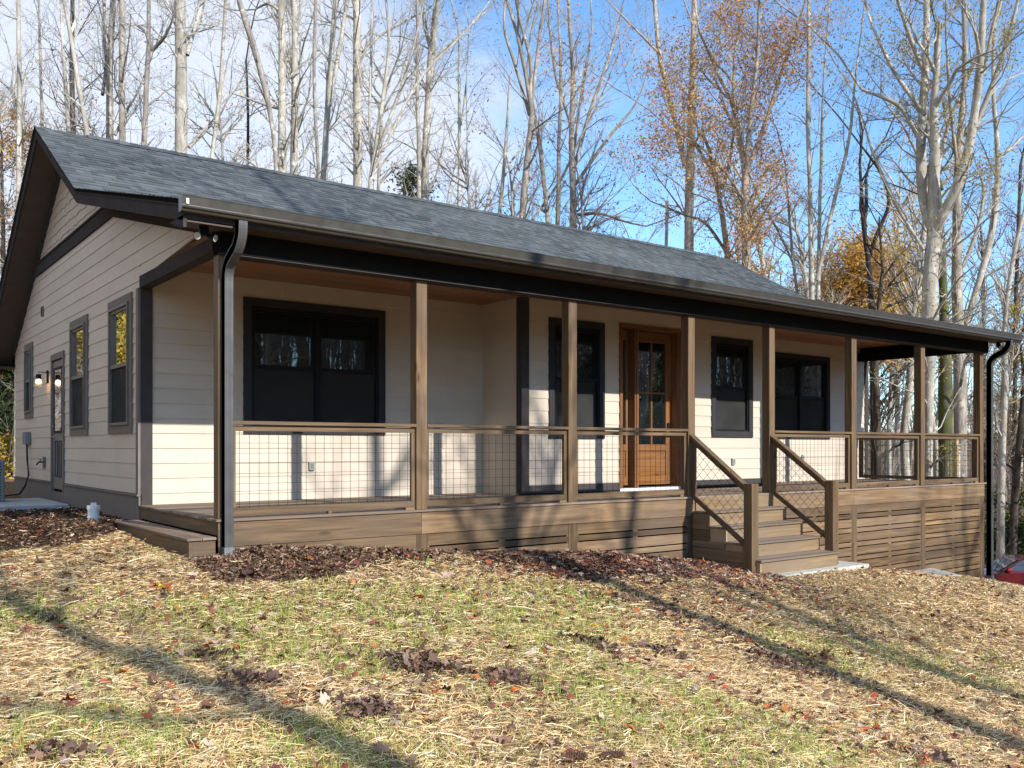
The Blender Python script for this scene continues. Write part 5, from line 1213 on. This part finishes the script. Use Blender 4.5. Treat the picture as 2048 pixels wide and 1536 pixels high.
for wy in (-1.0, 1.0):
    mb = MB(); mb.box(-.98, -.80, min(wy, wy*.86), max(wy, wy*.86), 1.04, 1.17); mb.build('mirror', paint('mirror_red', (.28, .03, .035), .3), car, bevel=.03)
    mb = MB(); mb.box(-.22, -.04, wy*.905-.012, wy*.905+.012, .90, .93); mb.box(.85, 1.03, wy*.905-.012, wy*.905+.012, .91, .94); mb.build('handle', RED, car)
    mb = MB(); mb.box(-1.05, 1.0, wy*.905-.01, wy*.905+.01, .30, .40); mb.build('sill_trim', BLACK, car)
    mb = MB(); mb.box(.045, .055, wy*.9-.004, wy*.9+.004, .42, 1.0); mb.box(-1.02, -1.01, wy*.9-.004, wy*.9+.004, .42, .98); mb.build('door_seam', BLACK, car)
for wy in (-.62, .62):
    mb = MB(); mb.box(-2.30, -2.12, wy-.2, wy+.2, .66, .80); mb.build('headlight', paint('lamp_lens', (.6, .6, .6), .1), car, bevel=.03)
car.location = (cpx[0], cpx[1], cz); car.rotation_euler = (0, 0, math.atan2(-CA, SA)-.10)

# ------------------------------------------------------------------ what lies on the ground
rsn = np.random.RandomState(5)
def lawn_points(n, dens_pow=1.35, dmax=17.):
    """random points on the lawn, thinning out with distance from the standpoint"""
    out = []
    while sum(len(o) for o in out) < n:
        m_ = n*2; x = rsn.uniform(-9.5, 17.5, m_); y = rsn.uniform(-9.5, 9.5, m_)
        r = np.hypot(x-CAM[0], y-CAM[1]); p = np.minimum(1, (2.6/np.maximum(r, 2.2))**dens_pow)
        ok = (rsn.rand(m_) < p) & ~((x > -.2) & (x < 15.5) & (y > -.03)) & ~((x > -.5) & (x < 0) & (y > -.1) & (y < 2.7))
        ok &= ~((x > 6.55) & (x < 9.0) & (y > -1.36)) & ~((x < -.2) & (y > 6.2) & (y < 9.3))
        # only ground on the photo's side of things: what no one could see is left bare
        q = np.stack([x-CAM[0], y-CAM[1]], 1); dp = q[:, 0]*CA+q[:, 1]*SA; rt = q[:, 0]*SA-q[:, 1]*CA
        ok &= (dp > 1.2) & (np.abs(rt/np.maximum(dp, .1)) < .85)
        out.append(np.stack([x[ok], y[ok]], 1))
    return np.concatenate(out)[:n]
def patch(x, y, f, s):
    v = np.zeros(len(x)); r2 = np.random.RandomState(s)
    for k in range(7):
        a = r2.rand()*6.28; ff = f*r2.uniform(.6, 2.2); v += np.sin(ff*(x*math.cos(a)+y*math.sin(a))+r2.rand()*6.28)
    return v/2.6
def in_bed(x, y):
    w = .35*patch(x, y, 2.2, 9)
    return ((y > -1.1+w) & (x > -.5) & (x < 6.6)) | ((x < .1) & (x > -2.6+w) & (y > 1.9+w)) 
def gravel_zone(x, y): return (x > 6.8) & (y > -2.6+.3*patch(x, y, 1.5, 3)) 
# straw
N1 = 330000
P = lawn_points(N1); x, y = P[:, 0], P[:, 1]
keep = ~(in_bed(x, y) & (rsn.rand(N1) < .93)); keep &= ~((patch(x, y, 1.1, 4) < -.9) & (rsn.rand(N1) < .5)); x, y = x[keep], y[keep]; n = len(x); z = gz(x, y)
r = np.hypot(x-CAM[0], y-CAM[1])
L = rsn.gamma(2.6, .021, n)+.018; gvz = gravel_zone(x, y); L[gvz] *= .45
W = rsn.uniform(.0008, .0021, n)*np.clip(r/6, 1, 2.6); a = rsn.normal(.35+.6*patch(x, y, .8, 2), 1.0, n); tilt = np.abs(rsn.normal(0, .18, n)); sgn = rsn.choice((-1, 1), n)
h0 = rsn.uniform(.002, .022, n)+.012*np.maximum(0, patch(x, y, 5, 6))
ca, sa = np.cos(a), np.sin(a); bend = rsn.normal(0, .16, n)
V = np.zeros((n, 6, 3))
for k, t in enumerate((-.5, 0, .5)):
    px_ = x+ca*L*t-sa*L*bend*(t*t-.12); py_ = y+sa*L*t+ca*L*bend*(t*t-.12); pz_ = z+h0+L*t*np.sin(tilt)*sgn*.6+np.maximum(0, L*.5*np.sin(tilt)*.6)+L*.10*(.25-t*t)*2
    wx, wy = -sa*W, ca*W; wz = W*rsn.normal(0, .6, n)
    V[:, 2*k] = np.stack([px_-wx, py_-wy, pz_-wz], 1); V[:, 2*k+1] = np.stack([px_+wx, py_+wy, pz_+wz], 1)
b6 = np.arange(n)[:, None]*6
F_ = np.concatenate([b6+np.array([[0, 1, 3, 2]]), b6+np.array([[2, 3, 5, 4]])], 0)
me = np_mesh('straw', V.reshape(-1, 3), F_)
pal = np.array([(.95, .73, .40), (.88, .62, .30), (.68, .44, .20), (.96, .84, .58), (.38, .22, .11), (.62, .47, .20)]); w_ = np.array([.26, .24, .17, .15, .13, .05])
set_col(me, np.repeat(pal[rsn.choice(6, n, p=w_)], 6, 0))
finish(me, 'straw', tintmat('straw_blades', .55, .15), kind='stuff', label='pale yellow straw mulch scattered over the whole lawn', cat='straw')
# young grass coming through
N2 = 230000
P = lawn_points(N2, 1.6); x, y = P[:, 0], P[:, 1]; g_ = .25*patch(x, y, 2.4, 32)+.12*patch(x, y, 6.5, 33)-.42
for (u_, v_, r_) in ((1400, 1440, .75), (1230, 1400, .5), (800, 1240, .8), (1000, 1215, .7), (450, 1230, .6), (650, 1290, .6), (1100, 1265, .6), (680, 1490, .45), (150, 1480, .45), (1600, 1290, .6), (1900, 1345, .7), (1560, 1500, .4), (60, 1240, .5), (1130, 1190, .6)):
    c_ = on_ground(u_, v_); g_ += 1.4*np.exp(-((x-c_[0])**2+(y-c_[1])**2)/(r_*r_))
keep = (g_+.75*rsn.rand(N2)**2 > .36) & ~in_bed(x, y) & (x < 9) & ~gravel_zone(x, y); x, y = x[keep], y[keep]; n = len(x); z = gz(x, y)
r = np.hypot(x-CAM[0], y-CAM[1])
H = rsn.gamma(4, .0085, n)+.012; W = rsn.uniform(.0009, .0017, n)*np.clip(r/4.5, 1, 2.5); a = rsn.rand(n)*6.28; ln = rsn.uniform(.1, .9, n)*H
V = np.zeros((n, 6, 3))
for k, t in enumerate((0, .55, 1.)):
    ww = W*(1, .85, .2)[k]; px_ = x+np.cos(a)*ln*t*t; py_ = y+np.sin(a)*ln*t*t; pz_ = z+H*t
    V[:, 2*k] = np.stack([px_+np.sin(a)*ww, py_-np.cos(a)*ww, pz_], 1); V[:, 2*k+1] = np.stack([px_-np.sin(a)*ww, py_+np.cos(a)*ww, pz_], 1)
b6 = np.arange(n)[:, None]*6; me = np_mesh('grass', V.reshape(-1, 3), np.concatenate([b6+np.array([[0, 1, 3, 2]]), b6+np.array([[2, 3, 5, 4]])], 0))
pal = np.array([(.22, .36, .05), (.34, .48, .07), (.48, .55, .13), (.14, .24, .04)]); set_col(me, np.repeat(pal[rsn.choice(4, n, p=[.3, .35, .2, .15])], 6, 0))
finish(me, 'grass', tintmat('grass_blades', .5, .3), kind='stuff', label='short bright green grass sprouting through the straw', cat='grass')
# bark mulch chips in the beds
N3 = 60000; xs_, ys_ = [], []
x = rsn.uniform(-3.2, 7., 300000); y = rsn.uniform(-1.4, 9.5, 300000)
r = np.hypot(x-CAM[0], y-CAM[1]); ok = in_bed(x, y) & ~((x > -.12) & (y > -.02)) & ~((x > -.5) & (x < 0) & (y > -.1) & (y < 2.7)) & ~((x < -.2) & (y > 6.2) & (y < 9.3)) & (rsn.rand(300000) < (y < 0)*1.+(y > 0)*.35)
x, y = x[ok][:N3], y[ok][:N3]; n = len(x); z = gz(x, y)+rsn.uniform(0, .03, n)
A = rsn.normal(0, 1, (n, 3)); A[:, 2] *= .45; A /= np.linalg.norm(A, axis=1)[:, None]; B = np.cross(A, rsn.normal(0, 1, (n, 3))); B /= np.linalg.norm(B, axis=1)[:, None]
la = rsn.uniform(.008, .032, n)[:, None]; lb = rsn.uniform(.003, .010, n)[:, None]; C_ = np.stack([x, y, z], 1)
V = np.stack([C_-A*la-B*lb, C_-A*la*.9+B*lb, C_+A*la+B*lb*.8, C_+A*la*.95-B*lb], 1).reshape(-1, 3)
me = np_mesh('mulch', V, np.arange(4*n).reshape(-1, 4)); pal = np.array([(.07, .04, .026), (.13, .075, .048), (.21, .125, .08), (.30, .21, .14), (.035, .02, .014)]); cm_ = pal[rsn.choice(5, n, p=[.3, .3, .18, .07, .15])]; cm_[y > 1.] *= .6; set_col(me, np.repeat(cm_, 4, 0))  # chips beside the gable are coloured darker, standing in for the house's shade
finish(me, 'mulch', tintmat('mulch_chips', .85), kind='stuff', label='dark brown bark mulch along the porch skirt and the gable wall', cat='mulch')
# fallen leaves: one lobed outline, curled and crumpled for each leaf
ang_ = np.array([0, 14, 28, 44, 60, 76, 92, 110, 128, 150, 172, 180, 188, 210, 232, 250, 268, 284, 300, 316, 332, 346])*PI/180
rad_ = np.array([1, .74, .60, .80, .88, .66, .56, .70, .66, .48, .34, .26, .34, .48, .66, .70, .56, .66, .88, .80, .60, .74])
def leaf_geo(n, C, size, up, rs):
    m_ = len(ang_); a0 = rs.rand(n)*6.28; el = rs.uniform(.75, 1.1, n)
    U = np.cos(ang_)[None]*rad_[None]*(1+rs.normal(0, .08, (n, m_))); Vv = np.sin(ang_)[None]*rad_[None]*el[:, None]*(1+rs.normal(0, .08, (n, m_)))
    cu, cv, cz_ = rs.normal(.15, .33, n)[:, None], rs.normal(.15, .42, n)[:, None], rs.normal(0, .09, (n, m_))
    Wz = cu*U**2+cv*Vv**2+cz_
    sh = 1/(1+.5*np.abs(Wz)); U = U*sh; Vv = Vv*sh
    L3 = np.stack([U, Vv, Wz], -1); L3 = np.concatenate([np.zeros((n, 1, 3)), L3], 1)*size[:, None, None]
    flip = np.where(rs.rand(n) < .45, -1., 1.); L3[:, :, 2] *= flip[:, None]
    tx, ty = rs.normal(0, up), rs.normal(0, up)
    c, s_ = np.cos(a0)[:, None], np.sin(a0)[:, None]; X = L3[..., 0]*c-L3[..., 1]*s_; Y = L3[..., 0]*s_+L3[..., 1]*c; Z = L3[..., 2]+X*tx[:, None]+Y*ty[:, None]
    Z = Z-Z.min(1)[:, None]*.6
    Vx = np.stack([X+C[:, 0:1], Y+C[:, 1:2], Z+C[:, 2:3]], -1)
    k = np.arange(m_); tri = np.stack([np.zeros(m_, int), 1+k, 1+(k+1) % m_], 1)
    F = (np.arange(n)[:, None, None]*(m_+1)+tri[None]).reshape(-1, 3)
    return Vx.reshape(-1, 3), F, m_+1
LP = np.array([(.18, .10, .065), (.24, .14, .095), (.33, .21, .15), (.45, .33, .25), (.10, .055, .045), (.28, .06, .035), (.42, .11, .04), (.50, .18, .05), (.20, .07, .06), (.55, .44, .33), (.17, .105, .08), (.12, .072, .055), (.26, .18, .145)])
LPW = np.array([.17, .18, .16, .10, .12, .07, .045, .035, .08, .04])
N4 = 17000
P = lawn_points(N4, 1.0); x, y = P[:, 0], P[:, 1]
dn = patch(x, y, .7, 51)*.5+.5+.8*(x > 1.5)*(y > -2.6)*(x < 7.2); keep = (rsn.rand(N4) < .30+.5*dn); x, y = x[keep], y[keep]
keep = ~(in_bed(x, y) & (y > 1.) & (rsn.rand(len(x)) < .4)); x, y = x[keep], y[keep]
xs2 = lawn_points(6500, 1.1); q2 = patch(xs2[:, 0], xs2[:, 1], 1.7, 77) > -.1+rsn.rand(6500)*.8; nsm = int(q2.sum()); x = np.r_[xs2[q2, 0], x]; y = np.r_[xs2[q2, 1], y]
# drifts of leaves, heaped in clumps
cx_, cy_, cz2 = [], [], []
for (u_, v_, k, sx_, sy_, hh) in ((740, 1432, 95, .10, .07, .075), (815, 1325, 80, .14, .07, .05), (860, 1345, 90, .16, .06, .05), (1022, 1368, 80, .09, .07, .06), (520, 1375, 70, .13, .08, .05), (430, 1325, 45, .16, .08, .03), (1200, 1297, 80, .15, .08, .05), (1320, 1308, 60, .16, .05, .04),
        (1545, 1325, 120, .20, .10, .05), (1590, 1345, 80, .2, .09, .04), (1640, 1318, 70, .2, .1, .04), (1440, 1270, 70, .25, .12, .03), (1340, 1235, 70, .3, .12, .03), (1250, 1205, 70, .3, .12, .03), (95, 1245, 50, .25, .12, .03), (1900, 1250, 50, .3, .15, .03), (1760, 1280, 50, .3, .15, .03), (1850, 1520, 40, .15, .08, .04), (120, 1520, 40, .12, .06, .04), (980, 1200, 50, .25, .1, .02)):
    c = on_ground(u_, v_)
    if c is None: continue
    k = int(k*1.3); ex, ey = rsn.normal(0, sx_*.9, k), rsn.normal(0, sy_*1.1, k); cx_ += list(c[0]+ex*SA+ey*CA); cy_ += list(c[1]-ex*CA+ey*SA); cz2 += list(hh*np.exp(-(ex/sx_)**2*.6-(ey/sy_)**2*.6)*rsn.uniform(.2, 1, k))
# a thick brown cover of leaves where the lawn meets the mulch left of the stairs
xd = rsn.uniform(2.2, 6.9, 5200); yd = -rsn.gamma(2.2, .42, 5200)-.15; kd = (yd > -3.0) & (rsn.rand(5200) < np.clip((xd-1.8)/3.5, .15, 1)); x = np.r_[x, xd[kd]]; y = np.r_[y, yd[kd]]
nc_ = len(cx_); x = np.r_[x, cx_]; y = np.r_[y, cy_]; n = len(x)
z = gz(x, y)+rsn.uniform(.008, .03, n); z[-nc_:] += np.array(cz2)
size = rsn.gamma(9, .0034, n)+.006; size[:nsm] *= .45; tl = np.full(n, .22); tl[-nc_:] = .42; size[-nc_:] *= .85
ck = rsn.choice(10, n, p=LPW/LPW.sum()); ck[-nc_:] = rsn.choice([10, 11, 12, 10, 11, 1], nc_)
Vx, F_, m_ = leaf_geo(n, np.stack([x, y, z], 1), size, tl, rsn)
me = np_mesh('fallen_leaves', Vx, F_, 3); set_col(me, np.repeat(LP[ck], m_, 0))
finish(me, 'fallen_leaves', tintmat('fallen_leaf', .6, .12), kind='stuff', label='curled brown and red fallen leaves strewn over the lawn', cat='leaves')
# a few leaves stand out enough to be things of their own
def one_leaf(u, v, s, col, label, lift=.02, name='fallen_leaf', on=None):
    c = on_ground(u, v) if on is None else np.array(on); r_ = np.random.RandomState(int(u))
    Vx, F_, m_ = leaf_geo(1, np.array([[0, 0, 0.]]), np.array([s*.62]), np.array([.12]), r_)
    me = np_mesh(name, Vx, F_, 3); set_col(me, np.repeat(np.array([col]), m_, 0)); o = finish(me, name, LM1, label=label, cat='leaf'); o.location = (c[0], c[1], c[2]+lift); return o
LM1 = tintmat('bright_leaf', .55, .25)
one_leaf(330, 1188, .14, (.85, .62, .02), 'bright yellow leaf lying on the straw below the downspout', .045)
one_leaf(1188, 1256, .07, (.80, .42, .03), 'small golden leaf lying on the straw in the middle of the lawn')
one_leaf(945, 1243, .075, (.70, .13, .03), 'bright red orange leaf on the grass below the second porch post')
one_leaf(565, 1388, .075, (.75, .16, .02), 'orange leaf beside the dark leaf clump left of centre')
one_leaf(475, 1305, .09, (.55, .12, .04), 'rust red leaf above the shadow band at left')
one_leaf(105, 1347, .06, (.50, .07, .03), 'deep red leaf in the grass at lower left')
one_leaf(385, 1503, .07, (.70, .16, .08), 'folded pink red leaf standing up near the bottom edge')
one_leaf(872, 1395, .06, (.62, .10, .03), 'small red leaf right of the orange one by the clump')
one_leaf(1032, 1392, .07, (.66, .11, .03), 'scarlet leaf on pale straw near the bottom middle')
one_leaf(1450, 1383, .07, (.60, .12, .05), 'red leaf at the upper edge of the green patch')
one_leaf(1344, 1395, .06, (.62, .22, .08), 'tan orange leaf in the green patch')
one_leaf(1853, 1512, .07, (.60, .05, .03), 'dark red leaf at the lower right corner of the lawn')
one_leaf(837, 424, .055, (.70, .25, .05), 'lone orange leaf lying on the roof shingles', name='roof_leaf', on=(lambda p: (p[0], p[1], p[2]))((lambda d: PX(837, 424, d))(next(d for d in np.linspace(9, 22, 3000) if PX(837, 424, d)[2] < roof_z(PX(837, 424, d)[1])+.0 and PX(837, 424, d)[1] > BRK[0]))))
def pine_cone(u, v, label):
    c = on_ground(u, v); th = empty('pine_cone', tuple(c), label, 'pine cone', 'pine cones on the lawn'); mb = MB(); r_ = random.Random(int(u))
    ax = Vector((.8, -.45, .1)).normalized(); sd_ = ax.cross(Vector((0, 0, 1))).normalized(); up = sd_.cross(ax)
    c = Vector(c)+Vector((0, 0, .03))
    core = MB(); core.tube([c-ax*.055, c-ax*.03, c+ax*.02, c+ax*.06], [.012, .021, .02, .006], 10); core.build('core', paint('cone_core', (.10, .055, .035), .8), th)
    for i in range(64):
        t = i/64; a = i*2.4; rr = .034*math.sin(PI*(.12+.83*t))**.7; d = sd_*math.cos(a)+up*math.sin(a); p = c+ax*(-.055+.115*t); s2 = ax.cross(d)
        q = p+d*rr+ax*.012; mb.add([p-s2*.006, p+s2*.006, q+s2*.008, q+d*.003+ax*.004, q-s2*.008], [(0, 1, 2, 3, 4)])
    mb.build('scales', paint('cone_scale', (.33, .22, .15), .7), th)
pine_cone(1222, 1523, 'pine cone lying in the straw at the bottom centre right'); pine_cone(1146, 1526, 'darker pine cone left of the other one at the bottom edge')
print('objects', len(bpy.data.objects), 'faces', sum(len(m.polygons) for m in bpy.data.meshes))
